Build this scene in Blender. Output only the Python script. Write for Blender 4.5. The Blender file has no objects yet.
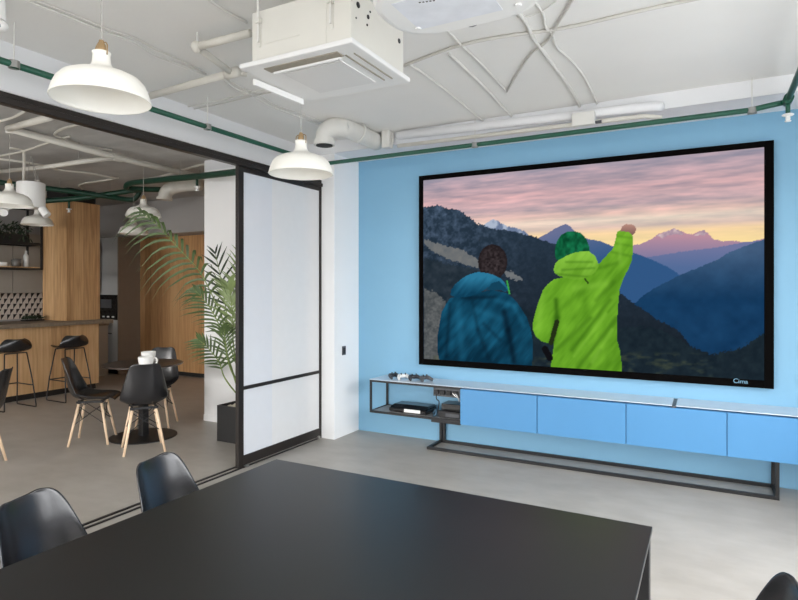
import bpy, bmesh, math, random
import numpy as np
from mathutils import Vector, Matrix
random.seed(7)
SC = bpy.context.scene
COL = SC.collection
PI = math.pi

# ------------------------------------------------------------------ camera model (metres)
F = 576.0; TH = math.radians(28.15); H = 1.5; HY = 288.0
ST, CT = math.sin(TH), math.cos(TH)

def ray(px, py):
    xr = (px - 399) / F; zr = (HY - py) / F
    return (-ST + xr * CT, CT + xr * ST, zr)
def onz(px, py, z=0.0):
    a = ray(px, py); t = (z - H) / a[2]; return Vector((a[0] * t, a[1] * t, z))
def onx(px, py, x):
    a = ray(px, py); t = x / a[0]; return Vector((x, a[1] * t, H + a[2] * t))
def ony(px, py, y):
    a = ray(px, py); t = y / a[1]; return Vector((a[0] * t, y, H + a[2] * t))
def ond(px, py, zc):
    a = ray(px, py); return Vector((a[0] * zc, a[1] * zc, H + a[2] * zc))

def lin(c):
    c = c / 255.0
    return c / 12.92 if c <= 0.04045 else ((c + 0.055) / 1.055) ** 2.4
def rgb(r, g, b):
    return (lin(r), lin(g), lin(b), 1.0)

# ------------------------------------------------------------------ materials
MATS = {}
def new_mat(name):
    m = bpy.data.materials.new(name); m.use_nodes = True
    MATS[name] = m
    nt = m.node_tree
    return m, nt, nt.nodes['Principled BSDF']

def mat(name, col, rough=0.5, metal=0.0, noise=0.06, scale=12.0, bump=0.0, spec=0.5, bscale=60.0, coat=0.0, stretch=None):
    """plain surface with slight procedural mottling"""
    m, nt, p = new_mat(name)
    N, L = nt.nodes, nt.links
    tc = N.new('ShaderNodeTexCoord')
    mp = N.new('ShaderNodeMapping')
    if stretch: mp.inputs['Scale'].default_value = stretch
    L.new(tc.outputs['Object'], mp.inputs['Vector'])
    nz = N.new('ShaderNodeTexNoise'); nz.inputs['Scale'].default_value = scale; nz.inputs['Detail'].default_value = 4
    L.new(mp.outputs[0], nz.inputs['Vector'])
    rp = N.new('ShaderNodeValToRGB')
    a = tuple(max(0, c * (1 - noise)) for c in col[:3]) + (1,)
    b = tuple(min(1, c * (1 + noise)) for c in col[:3]) + (1,)
    rp.color_ramp.elements[0].position = 0.3; rp.color_ramp.elements[0].color = a
    rp.color_ramp.elements[1].position = 0.7; rp.color_ramp.elements[1].color = b
    L.new(nz.outputs['Fac'], rp.inputs['Fac'])
    L.new(rp.outputs['Color'], p.inputs['Base Color'])
    p.inputs['Roughness'].default_value = rough
    p.inputs['Metallic'].default_value = metal
    p.inputs['Specular IOR Level'].default_value = spec
    if coat: p.inputs['Coat Weight'].default_value = coat
    if bump:
        n2 = N.new('ShaderNodeTexNoise'); n2.inputs['Scale'].default_value = bscale; n2.inputs['Detail'].default_value = 3
        L.new(mp.outputs[0], n2.inputs['Vector'])
        bp = N.new('ShaderNodeBump'); bp.inputs['Strength'].default_value = bump; bp.inputs['Distance'].default_value = 0.01
        L.new(n2.outputs['Fac'], bp.inputs['Height']); L.new(bp.outputs[0], p.inputs['Normal'])
    return m

def wood(name, c1, c2, c3, plank=0.19, axis='Y', rough=0.5):
    """vertical grain veneer; planks step along `axis`"""
    m, nt, p = new_mat(name)
    N, L = nt.nodes, nt.links
    tc = N.new('ShaderNodeTexCoord')
    sp = N.new('ShaderNodeSeparateXYZ'); L.new(tc.outputs['Object'], sp.inputs[0])
    ad = N.new('ShaderNodeMath'); ad.operation = 'ADD'
    L.new(sp.outputs['X'], ad.inputs[0]); L.new(sp.outputs['Y'], ad.inputs[1])
    dv = N.new('ShaderNodeMath'); dv.operation = 'DIVIDE'; dv.inputs[1].default_value = plank
    L.new(ad.outputs[0], dv.inputs[0])
    fl = N.new('ShaderNodeMath'); fl.operation = 'FLOOR'; L.new(dv.outputs[0], fl.inputs[0])
    wn = N.new('ShaderNodeTexWhiteNoise'); wn.noise_dimensions = '1D'; L.new(fl.outputs[0], wn.inputs['W'])
    mp = N.new('ShaderNodeMapping'); mp.inputs['Scale'].default_value = (1, 1, 0.06)
    L.new(tc.outputs['Object'], mp.inputs['Vector'])
    av = N.new('ShaderNodeVectorMath'); av.operation = 'ADD'
    L.new(mp.outputs[0], av.inputs[0])
    cm = N.new('ShaderNodeCombineXYZ'); 
    mu = N.new('ShaderNodeMath'); mu.operation = 'MULTIPLY'; mu.inputs[1].default_value = 9.0
    L.new(wn.outputs['Value'], mu.inputs[0]); L.new(mu.outputs[0], cm.inputs['Z'])
    L.new(cm.outputs[0], av.inputs[1])
    nz = N.new('ShaderNodeTexNoise'); nz.inputs['Scale'].default_value = 38; nz.inputs['Detail'].default_value = 5
    L.new(av.outputs[0], nz.inputs['Vector'])
    nb = N.new('ShaderNodeTexNoise'); nb.inputs['Scale'].default_value = 5; nb.inputs['Detail'].default_value = 2
    L.new(av.outputs[0], nb.inputs['Vector'])
    rp = N.new('ShaderNodeValToRGB')
    rp.color_ramp.elements[0].position = 0.3; rp.color_ramp.elements[0].color = c1
    rp.color_ramp.elements[1].position = 0.72; rp.color_ramp.elements[1].color = c3
    e = rp.color_ramp.elements.new(0.5); e.color = c2
    mx = N.new('ShaderNodeMath'); mx.operation = 'MULTIPLY_ADD'; mx.inputs[1].default_value = 0.6; 
    L.new(nz.outputs['Fac'], mx.inputs[0])
    m3 = N.new('ShaderNodeMath'); m3.operation = 'MULTIPLY_ADD'; m3.inputs[1].default_value = 0.25
    L.new(wn.outputs['Value'], m3.inputs[0])
    m4 = N.new('ShaderNodeMath'); m4.operation = 'MULTIPLY'; m4.inputs[1].default_value = 0.2
    L.new(nb.outputs['Fac'], m4.inputs[0]); L.new(m4.outputs[0], m3.inputs[2])
    sb = N.new('ShaderNodeMath'); sb.operation = 'SUBTRACT'; sb.inputs[1].default_value = 0.03
    L.new(m3.outputs[0], sb.inputs[0]); L.new(sb.outputs[0], mx.inputs[2])
    L.new(mx.outputs[0], rp.inputs['Fac'])
    L.new(rp.outputs['Color'], p.inputs['Base Color'])
    p.inputs['Roughness'].default_value = rough
    return m

def concrete(name, c1, c2, rough, scale=1.6, r2=None):
    m, nt, p = new_mat(name)
    N, L = nt.nodes, nt.links
    tc = N.new('ShaderNodeTexCoord')
    n1 = N.new('ShaderNodeTexNoise'); n1.inputs['Scale'].default_value = scale; n1.inputs['Detail'].default_value = 8; n1.inputs['Roughness'].default_value = 0.6
    L.new(tc.outputs['Object'], n1.inputs['Vector'])
    mp = N.new('ShaderNodeMapping'); mp.inputs['Scale'].default_value = (0.8, 1.5, 1)
    L.new(tc.outputs['Object'], mp.inputs['Vector'])
    n2 = N.new('ShaderNodeTexNoise'); n2.inputs['Scale'].default_value = scale * 3; n2.inputs['Detail'].default_value = 6
    L.new(mp.outputs[0], n2.inputs['Vector'])
    ma = N.new('ShaderNodeMath'); ma.operation = 'ADD'; L.new(n1.outputs['Fac'], ma.inputs[0]); L.new(n2.outputs['Fac'], ma.inputs[1])
    mh = N.new('ShaderNodeMath'); mh.operation = 'MULTIPLY'; mh.inputs[1].default_value = 0.5; L.new(ma.outputs[0], mh.inputs[0])
    rp = N.new('ShaderNodeValToRGB')
    rp.color_ramp.elements[0].position = 0.34; rp.color_ramp.elements[0].color = c1
    rp.color_ramp.elements[1].position = 0.66; rp.color_ramp.elements[1].color = c2
    L.new(mh.outputs[0], rp.inputs['Fac']); L.new(rp.outputs['Color'], p.inputs['Base Color'])
    mr = N.new('ShaderNodeMapRange'); mr.inputs['To Min'].default_value = rough; mr.inputs['To Max'].default_value = r2 or rough + 0.12
    L.new(n2.outputs['Fac'], mr.inputs['Value']); L.new(mr.outputs[0], p.inputs['Roughness'])
    return m

M_floor = concrete('polished_concrete', rgb(157, 151, 143), rgb(176, 171, 164), 0.36)
M_ceil = mat('ceiling_paint', rgb(234, 233, 230), 0.85, noise=0.02, scale=1.5, bump=0.15, bscale=9, spec=0.2)
M_white = mat('white_wall_paint', rgb(248, 248, 248), 0.7, noise=0.015, scale=2, spec=0.3)
M_beamwhite = mat('beam_paint', rgb(232, 233, 235), 0.75, noise=0.02, scale=2, spec=0.3)
M_blue = mat('blue_wall_paint', rgb(132, 181, 211), 0.5, noise=0.02, scale=1.2, spec=0.35)
M_grey = mat('grey_wall_paint', rgb(180, 178, 176), 0.75, noise=0.03, scale=2, spec=0.3)
M_brownframe = mat('bronze_aluminium', rgb(38, 32, 29), 0.4, metal=0.2, noise=0.08, scale=20)
M_blackrail = mat('black_rail', rgb(24, 22, 22), 0.4, noise=0.1)
M_pane = mat('white_back_painted_glass', rgb(226, 226, 227), 0.16, noise=0.01, spec=0.5)
M_pane_refl = mat('white_glass_reflection_tint', rgb(219, 222, 228), 0.16, noise=0.01, spec=0.5)  # same white glass, with a reflection painted in as a bluer tint
M_cafeceil = concrete('rough_ceiling_concrete', rgb(166, 166, 165), rgb(196, 196, 194), 0.8, scale=1.2)
M_table = mat('black_linoleum', rgb(14, 14, 15), 0.42, noise=0.06, scale=30, spec=0.0, coat=1.0)
_p = M_table.node_tree.nodes['Principled BSDF']
_p.inputs['Coat Roughness'].default_value = 0.32; _p.inputs['Coat IOR'].default_value = 1.62
M_blackmetal = mat('black_powder_coat', rgb(26, 26, 28), 0.45, noise=0.1)
M_chair = mat('black_plastic', rgb(24, 24, 28), 0.27, noise=0.05, scale=40, bump=0.03, bscale=400, spec=0.9)
M_dowel = mat('maple_dowel', rgb(238, 210, 178), 0.45, noise=0.1, scale=30, stretch=(8, 8, 1))
M_lampwhite = mat('cream_white_enamel', rgb(242, 240, 232), 0.35, noise=0.01)
M_brass = mat('brushed_brass', rgb(172, 144, 106), 0.4, metal=0.5, noise=0.08)
M_cord = mat('grey_textile_cord', rgb(178, 176, 170), 0.7, noise=0.1)
M_green = mat('green_pipe_paint', rgb(26, 84, 66), 0.35, noise=0.08, scale=6)
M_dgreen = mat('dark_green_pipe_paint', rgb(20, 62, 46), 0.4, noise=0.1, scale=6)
M_pipe = mat('painted_pipe_white', rgb(214, 211, 202), 0.6, noise=0.04, scale=8)
M_cable = mat('painted_cable_white', rgb(220, 219, 214), 0.65, noise=0.04, scale=10)
M_cabled = mat('greige_conduit', rgb(206, 204, 198), 0.65, noise=0.05, scale=10)
M_ac = mat('ac_enamel', rgb(214, 212, 204), 0.5, noise=0.02, scale=5)
M_acpanel = mat('ac_plastic', rgb(226, 226, 225), 0.5, noise=0.01)
M_dark = mat('dark_void', rgb(28, 26, 25), 0.7, noise=0.1)
M_beige = mat('beige_slot', rgb(150, 144, 130), 0.7, noise=0.05)
M_metal = mat('galvanised_steel', rgb(170, 170, 168), 0.4, metal=0.8, noise=0.08)
M_doorblue = mat('blue_lacquer', rgb(80, 142, 192), 0.42, noise=0.015, scale=3)
M_topwhite = mat('pale_satin_top', rgb(206, 218, 230), 0.22, noise=0.01)
M_shelf = mat('grey_shelf', rgb(150, 150, 150), 0.4, noise=0.05)
M_gloss = mat('gloss_black', rgb(14, 14, 16), 0.15, noise=0.05)
M_whiteplastic = mat('white_plastic', rgb(238, 238, 236), 0.35, noise=0.01)
M_greyplastic = mat('grey_plastic', rgb(84, 86, 90), 0.45, noise=0.05)
M_ceramic = mat('white_ceramic', rgb(246, 245, 242), 0.2, noise=0.01)
M_oak = wood('oak_veneer', rgb(172, 132, 90), rgb(206, 166, 120), rgb(222, 186, 142), 0.14)
M_oak2 = wood('oak_veneer_dark', rgb(168, 122, 78), rgb(198, 152, 104), rgb(214, 172, 124), 0.16)
M_counter = concrete('concrete_worktop', rgb(112, 100, 86), rgb(142, 128, 110), 0.4, scale=6)
M_kitchen = mat('grey_cabinet_front', rgb(206, 208, 208), 0.5, noise=0.015)
M_kitchen2 = mat('warm_grey_cabinet', rgb(172, 164, 152), 0.5, noise=0.02)
M_sidepanel = mat('taupe_panel', rgb(146, 132, 118), 0.55, noise=0.03)
M_planter = mat('black_planter', rgb(24, 24, 25), 0.5, noise=0.1)
M_pebble = mat('white_pebbles', rgb(212, 204, 190), 0.6, noise=0.25, scale=50, bump=0.5, bscale=60)
M_leaf = mat('palm_leaf', rgb(74, 94, 50), 0.45, noise=0.35, scale=5)
M_leaf2 = mat('palm_leaf_pale', rgb(128, 146, 92), 0.45, noise=0.25, scale=5)
M_leafdark = mat('dark_foliage', rgb(34, 52, 30), 0.6, noise=0.4, scale=12)
M_stem = mat('palm_stem', rgb(128, 146, 82), 0.5, noise=0.15)
M_steel = mat('brushed_steel', rgb(205, 205, 205), 0.3, metal=0.9, noise=0.05)
M_bottle = mat('pale_bottle_glass', rgb(222, 222, 218), 0.12, noise=0.03)
M_clear = mat('smoked_jar_glass', rgb(110, 108, 104), 0.1, noise=0.1)
M_letter = mat('silver_letters', rgb(120, 165, 190), 0.4, noise=0.02)
M_slat = mat('window_frame_white', rgb(235, 235, 235), 0.5, noise=0.01)
M_perf = None

def perforated():
    m, nt, p = new_mat('perforated_grille')
    N, L = nt.nodes, nt.links
    tc = N.new('ShaderNodeTexCoord')
    v = N.new('ShaderNodeTexVoronoi'); v.inputs['Scale'].default_value = 110; v.inputs['Randomness'].default_value = 0
    L.new(tc.outputs['Object'], v.inputs['Vector'])
    r = N.new('ShaderNodeValToRGB'); r.color_ramp.elements[0].position = 0.28; r.color_ramp.elements[0].color = rgb(168, 168, 168)
    r.color_ramp.elements[1].position = 0.36; r.color_ramp.elements[1].color = rgb(236, 236, 235)
    L.new(v.outputs['Distance'], r.inputs['Fac']); L.new(r.outputs['Color'], p.inputs['Base Color'])
    p.inputs['Roughness'].default_value = 0.55
    return m
M_perf = perforated()

def triangles():
    m, nt, p = new_mat('triangle_tile')
    N, L = nt.nodes, nt.links
    tc = N.new('ShaderNodeTexCoord'); s = N.new('ShaderNodeSeparateXYZ'); L.new(tc.outputs['Object'], s.inputs[0])
    def mth(op, a, b=None):
        n = N.new('ShaderNodeMath'); n.operation = op
        for i, x in enumerate((a, b)):
            if x is None: continue
            if isinstance(x, (int, float)): n.inputs[i].default_value = x
            else: L.new(x, n.inputs[i])
        return n.outputs[0]
    u = mth('MULTIPLY', s.outputs['Y'], 11.0); v = mth('MULTIPLY', s.outputs['Z'], 12.0)
    row = mth('FLOOR', v); fv = mth('FRACT', v)
    u2 = mth('ADD', u, mth('MULTIPLY', row, 0.5))
    fu = mth('FRACT', u2)
    k = mth('LESS_THAN', fu, mth('MULTIPLY', fv, 0.62))
    mx = N.new('ShaderNodeMix'); mx.data_type = 'RGBA'
    mx.inputs['A'].default_value = rgb(226, 216, 204); mx.inputs['B'].default_value = rgb(38, 33, 31)
    L.new(k, mx.inputs['Factor']); L.new(mx.outputs['Result'], p.inputs['Base Color'])
    p.inputs['Roughness'].default_value = 0.35
    return m
M_tile = triangles()

# ------------------------------------------------------------------ mesh builder
class MB:
    def __init__(self): self.bm = bmesh.new()
    def box(self, x0, x1, y0, y1, z0, z1, rot=None):
        vs = [self.bm.verts.new((x, y, z)) for x in (x0, x1) for y in (y0, y1) for z in (z0, z1)]
        for f in ((0, 1, 3, 2), (4, 6, 7, 5), (0, 4, 5, 1), (2, 3, 7, 6), (0, 2, 6, 4), (1, 5, 7, 3)):
            self.bm.faces.new([vs[i] for i in f])
        if rot is not None:
            c = Vector(((x0 + x1) / 2, (y0 + y1) / 2, (z0 + z1) / 2))
            for v in vs: v.co = c + rot @ (v.co - c)
        return self
    def hexa(self, pts):
        """8 points: bottom ring then top ring"""
        vs = [self.bm.verts.new(p) for p in pts]
        self.bm.faces.new(vs[3::-1]); self.bm.faces.new(vs[4:])
        for i in range(4):
            j = (i + 1) % 4; self.bm.faces.new((vs[i], vs[j], vs[4 + j], vs[4 + i]))
        return self
    def tube(self, pts, r, n=8, cap=True, smooth_path=0, r2=None):
        pts = [Vector(p) for p in pts]
        if smooth_path and len(pts) > 2: pts = catmull(pts, smooth_path)
        rs = [r + (0 if r2 is None else (r2 - r) * i / (len(pts) - 1)) for i in range(len(pts))]
        rings = []; up = None
        for i, p in enumerate(pts):
            if i == 0: t = pts[1] - p
            elif i == len(pts) - 1: t = p - pts[i - 1]
            else: t = (pts[i + 1] - p).normalized() + (p - pts[i - 1]).normalized()
            if t.length < 1e-9: t = Vector((0, 0, 1))
            t.normalize()
            if up is None:
                a = Vector((0, 0, 1)) if abs(t.z) < 0.9 else Vector((1, 0, 0))
                up = (a - t * a.dot(t)).normalized()
            else:
                up = (up - t * up.dot(t))
                up = up.normalized() if up.length > 1e-6 else t.orthogonal().normalized()
            s = t.cross(up)
            rings.append([self.bm.verts.new(p + (up * math.cos(2 * PI * k / n) + s * math.sin(2 * PI * k / n)) * rs[i]) for k in range(n)])
        for a, b in zip(rings, rings[1:]):
            for k in range(n):
                self.bm.faces.new((a[k], a[(k + 1) % n], b[(k + 1) % n], b[k]))
        if cap:
            self.bm.faces.new(rings[0][::-1]); self.bm.faces.new(rings[-1])
        return self
    def bar(self, a, b, w, h=None):
        """square section bar"""
        a = Vector(a); b = Vector(b); h = h or w
        t = (b - a).normalized()
        u = Vector((0, 0, 1)) if abs(t.z) < 0.9 else Vector((1, 0, 0))
        s = t.cross(u).normalized(); u = s.cross(t)
        q = [s * w / 2 * i + u * h / 2 * j for i, j in ((-1, -1), (1, -1), (1, 1), (-1, 1))]
        return self.hexa([a + k for k in q] + [b + k for k in q])
    def lathe(self, prof, c=(0, 0, 0), n=32):
        c = Vector(c); rings = []
        for r, z in prof:
            if r < 1e-5: rings.append([self.bm.verts.new(c + Vector((0, 0, z)))])
            else: rings.append([self.bm.verts.new(c + Vector((r * math.cos(2 * PI * k / n), r * math.sin(2 * PI * k / n), z))) for k in range(n)])
        for a, b in zip(rings, rings[1:]):
            for k in range(n):
                j = (k + 1) % n
                if len(a) == 1 and len(b) == 1: continue
                if len(a) == 1: self.bm.faces.new((a[0], b[j], b[k]))
                elif len(b) == 1: self.bm.faces.new((a[k], a[j], b[0]))
                else: self.bm.faces.new((a[k], a[j], b[j], b[k]))
        return self
    def ball(self, c, r, sx=1, sy=1, sz=1, n=12, rot=None):
        m = Matrix.Translation(Vector(c)) @ (rot.to_4x4() if rot else Matrix()) @ Matrix.Diagonal((r * sx, r * sy, r * sz, 1))
        bmesh.ops.create_uvsphere(self.bm, u_segments=n, v_segments=max(6, n // 2), radius=1, matrix=m)
        return self
    def grid(self, P):
        vs = [[self.bm.verts.new(p) for p in row] for row in P]
        for i in range(len(vs) - 1):
            for j in range(len(vs[0]) - 1):
                self.bm.faces.new((vs[i][j], vs[i][j + 1], vs[i + 1][j + 1], vs[i + 1][j]))
        return self
    def build(self, name, m, parent=None, bevel=0.0, smooth=False, segs=2, solid=0.0, subsurf=0, recalc=True):
        if recalc: bmesh.ops.recalc_face_normals(self.bm, faces=self.bm.faces)
        off = Vector((0, 0, 0)); q = parent
        while q is not None: off += q.location; q = q.parent
        if off.length: bmesh.ops.translate(self.bm, vec=-off, verts=self.bm.verts)
        me = bpy.data.meshes.new(name); self.bm.to_mesh(me); self.bm.free()
        o = bpy.data.objects.new(name, me); COL.objects.link(o)
        me.materials.append(m)
        if parent is not None: o.parent = parent
        if smooth:
            for p in me.polygons: p.use_smooth = True
        if solid:
            s = o.modifiers.new('solid', 'SOLIDIFY'); s.thickness = solid; s.offset = 0
        if subsurf:
            s = o.modifiers.new('sub', 'SUBSURF'); s.levels = subsurf; s.render_levels = subsurf
        if bevel:
            b = o.modifiers.new('bev', 'BEVEL'); b.width = bevel; b.segments = segs; b.limit_method = 'ANGLE'; b.angle_limit = math.radians(40)
            b.harden_normals = False
        return o

def catmull(p, k):
    out = []
    for i in range(len(p) - 1):
        a = p[max(i - 1, 0)]; b = p[i]; c = p[i + 1]; d = p[min(i + 2, len(p) - 1)]
        for s in range(k):
            t = s / k
            out.append(0.5 * ((2 * b) + (c - a) * t + (2 * a - 5 * b + 4 * c - d) * t * t + (3 * b - a - 3 * c + d) * t ** 3))
    out.append(p[-1]); return out

def tag(o, label, cat, group=None, kind=None):
    o['label'] = label; o['category'] = cat
    if group: o['group'] = group
    if kind: o['kind'] = kind
    return o
def thing(name, label, cat, loc=(0, 0, 0), group=None):
    o = bpy.data.objects.new(name, None); COL.objects.link(o)
    o.location = loc; o.empty_display_size = 0.1
    return tag(o, label, cat, group)
def struct(o, label=None, cat=None):
    o['kind'] = 'structure'
    if label: o['label'] = label
    if cat: o['category'] = cat
    return o
def dup(root, loc, rotz=0.0, label=None, group=None):
    r = root.copy(); COL.objects.link(r); r.location = loc; r.rotation_euler = (0, 0, rotz)
    if label: r['label'] = label
    if group: r['group'] = group
    def rec(src, dst):
        for ch in list(src.children):
            c = ch.copy(); COL.objects.link(c); c.parent = dst; rec(ch, c)
    rec(root, r)
    return r

# ------------------------------------------------------------------ room shell
CZ = 2.95          # ceiling
YB = 5.17          # blue wall
XP = -3.41         # partition plane
XR = 1.25; YN = -3.0; XL = -9.75; YF = 7.0

struct(MB().box(XL - 0.2, XR + 0.2, YN - 0.2, YF + 0.2, -0.1, 0).build('floor', M_floor), 'polished grey concrete floor running through both rooms', 'floor')
struct(MB().box(XL - 0.2, XR + 0.2, YN - 0.2, YF + 0.2, CZ, CZ + 0.15).build('ceiling', M_ceil), 'pale painted concrete ceiling crossed by pipes and cables', 'ceiling')
struct(MB().box(XL, -3.89, YN, YF, CZ - 0.006, CZ).build('ceiling', M_cafeceil), 'rough grey concrete ceiling of the cafe', 'ceiling')
struct(MB().box(-3.25, XR, YB, YB + 0.15, 0, 2.83).build('wall_back', M_blue), 'light blue wall behind the projection screen', 'wall')
struct(MB().box(-3.64, XR, 4.70, YB + 0.15, 2.83, CZ).build('trim_1', M_beamwhite), 'white ceiling beam along the blue wall', 'beam')
# pier between the rooms
struct(MB().box(-5.03, -3.25, 4.72, YB + 0.15, 0, 2.83).build('wall_pier', M_white), 'white wall pier closing the partition opening', 'wall')
struct(MB().box(-5.03, -3.64, 4.72, YB + 0.15, 2.83, CZ).build('trim_2', M_beamwhite), 'white pier head under the ceiling', 'wall')
struct(MB().box(-3.89, -3.64, YN, 4.72, 2.66, CZ).build('trim_3', M_beamwhite), 'white ceiling beam above the sliding partition', 'beam')
# right wall with windows
def window_wall_x(x0, x1, openings, z0, z1, ya, yb):
    mb = MB(); ys = [ya]
    for a, b in openings: ys += [a, b]
    ys.append(yb)
    for i in range(0, len(ys), 2): mb.box(x0, x1, ys[i], ys[i + 1], 0, CZ)
    for a, b in openings:
        mb.box(x0, x1, a, b, 0, z0); mb.box(x0, x1, a, b, z1, CZ)
    return mb
RW = [(-2.6, -0.5), (-0.2, 1.9), (2.2, 4.1)]
struct(window_wall_x(XR, XR + 0.2, RW, 0.6, 2.35, YN - 0.2, YF + 0.2).build('wall_right', M_white), 'white wall with tall windows', 'wall')
for i, (a, b) in enumerate(RW):
    w = MB()
    for k in (a, (a + b) / 2 - 0.025, b - 0.05): w.box(XR + 0.06, XR + 0.12, k, k + 0.05, 0.6, 2.35)
    w.box(XR + 0.06, XR + 0.12, a, b, 0.6, 0.65); w.box(XR + 0.06, XR + 0.12, a, b, 2.3, 2.35)
    struct(w.build('window_%d' % (i + 1), M_slat), 'white framed window in the right wall', 'window')
NW = [(-2.9, -1.1), (-0.8, 1.0)]
mb = MB(); xs = [XL - 0.2, -8.2, -3.9]
for a, b in NW: xs += [a, b]
xs.append(XR + 0.2)
for i in range(0, len(xs), 2):
    mb.box(xs[i], xs[i + 1], YN - 0.2, YN, 0, CZ)
for a, b in [(-8.2, -3.9)] + NW:
    mb.box(a, b, YN - 0.2, YN, 0, 0.6); mb.box(a, b, YN - 0.2, YN, 2.35, CZ)
struct(mb.build('wall_near', M_white), 'white wall with windows behind the viewer', 'wall')
for i, (a, b) in enumerate([(-8.2, -3.9)] + NW):
    w = MB()
    for k in (a, (a + b) / 2 - 0.025, b - 0.05): w.box(k, k + 0.05, YN - 0.12, YN - 0.06, 0.6, 2.35)
    w.box(a, b, YN - 0.12, YN - 0.06, 0.6, 0.65); w.box(a, b, YN - 0.12, YN - 0.06, 2.3, 2.35)
    struct(w.build('window_%d' % (i + 4), M_slat), 'white framed window behind the viewer', 'window')
struct(MB().box(XL - 0.2, XL, YN - 0.2, YF + 0.2, 0, CZ).build('wall_left', M_grey), 'grey kitchen wall behind the bar', 'wall')
struct(MB().box(XL, -5.03, YF, YF + 0.2, 0, CZ).build('wall_far', M_grey), 'grey wall at the far end of the cafe', 'wall')
struct(MB().box(-5.03, -4.9, YB + 0.15, YF + 0.2, 0, CZ).build('wall_side', M_white), 'white side wall of the cafe', 'wall')
struct(MB().box(XL, -5.03, 6.5, YF, 2.39, CZ).build('trim_4', M_grey), 'grey bulkhead above the wooden wall', 'bulkhead')
struct(MB().box(-9.0 + 0.02, -5.03, 6.93, YF, 0.07, 2.39).build('wall_wood', M_oak2), 'oak veneer wall at the far end of the cafe', 'wall')
struct(MB().box(-8.98, -5.03, 6.95, YF, 0, 0.07).build('baseboard_far', M_dark), 'dark plinth under the oak wall', 'baseboard')
struct(MB().box(-5.03, -3.415, 4.708, 4.72, 0, 0.07).build('baseboard_pier', M_white), 'white baseboard of the pier', 'baseboard')

# ------------------------------------------------------------------ sliding partition
struct(MB().box(XP - 0.05, XP + 0.005, YN, 4.75, 2.545, 2.58).box(XP - 0.04, XP + 0.02, YN, 4.75, 2.512, 2.545).build('trim_5', M_brownframe, bevel=0.003), 'dark bronze head rail of the sliding partition', 'rail')
struct(MB().box(XP - 0.012, XP + 0.004, YN, 4.72, 0.0, 0.008).box(XP - 0.075, XP - 0.055, YN, 4.72, 0.0, 0.008).build('trim_6', M_blackrail), 'twin dark floor tracks of the sliding partition', 'rail')
door = thing('door_1', 'white glass sliding door in a dark bronze frame beside the palm', 'door', (XP, 4.17, 0))
struct(door)
dy0, dy1 = 3.566, 4.74
fr = MB()
fr.box(XP - 0.035, XP + 0.0, dy0, dy0 + 0.062, 0.008, 2.512)
fr.box(XP - 0.045, XP + 0.005, dy1 - 0.04, dy1, 0.008, 2.512)
fr.box(XP - 0.04, XP + 0.0, dy0 + 0.062, dy1 - 0.04, 0.02, 0.10)
fr.box(XP - 0.035, XP + 0.0, dy0 + 0.062, dy1 - 0.04, 0.648, 0.678)
fr.box(XP - 0.035, XP + 0.0, dy0 + 0.062, dy1 - 0.04, 2.47, 2.512)
fr.build('frame', M_brownframe, door, bevel=0.002)
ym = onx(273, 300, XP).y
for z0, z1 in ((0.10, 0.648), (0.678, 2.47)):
    MB().box(XP - 0.028, XP - 0.012, dy0 + 0.062, ym, z0, z1).build('glass_pane', M_pane_refl, door)  # pane split in two so this part carries the painted reflection
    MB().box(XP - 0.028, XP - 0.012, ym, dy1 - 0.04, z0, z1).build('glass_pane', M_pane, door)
MB().box(XP - 0.02, XP + 0.02, dy1 - 0.09, dy1 - 0.06, 0.004, 0.03).build('roller', M_metal, door)
MB().box(XP - 0.01, XP + 0.025, dy0 + 0.07, dy0 + 0.1, 0.004, 0.02).build('roller', M_metal, door)

sw = thing('light_switch', 'small dark grey wall switch on the white pier', 'switch', onx(343.5, 350.5, -3.25))
p = sw.location
MB().box(-3.25, -3.24, p.y - 0.03, p.y + 0.03, p.z - 0.045, p.z + 0.045).build('plate', M_greyplastic, sw, bevel=0.002)
MB().box(-3.24, -3.235, p.y - 0.02, p.y + 0.02, p.z - 0.03, p.z + 0.03).build('rocker', M_blackmetal, sw)

# ------------------------------------------------------------------ projection screen
SX0, SX1, SZ0, SZ1, SY = -2.513, 0.44, 0.745, 2.606, 5.12
scr = thing('projection_screen', 'large framed projection screen showing two hikers and mountains', 'screen', ((SX0 + SX1) / 2, SY, SZ0))
bw = 0.046
fr = MB()
fr.box(SX0, SX0 + bw, SY - 0.01, SY + 0.05, SZ0, SZ1).box(SX1 - bw - 0.016, SX1, SY - 0.01, SY + 0.05, SZ0, SZ1)
fr.box(SX0 + bw, SX1 - bw - 0.016, SY - 0.01, SY + 0.05, SZ0, SZ0 + bw + 0.012).box(SX0 + bw, SX1 - bw - 0.016, SY - 0.01, SY + 0.05, SZ1 - bw, SZ1)
fr.build('frame', mat('black_velvet_frame', rgb(8, 7, 7), 0.9, noise=0.1, spec=0.05), scr, bevel=0.003)

def project(x, y, z):
    zc = -x * ST + y * CT; xc = x * CT + y * ST
    return 399 + F * xc / zc, HY - F * (z - H) / zc

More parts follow.
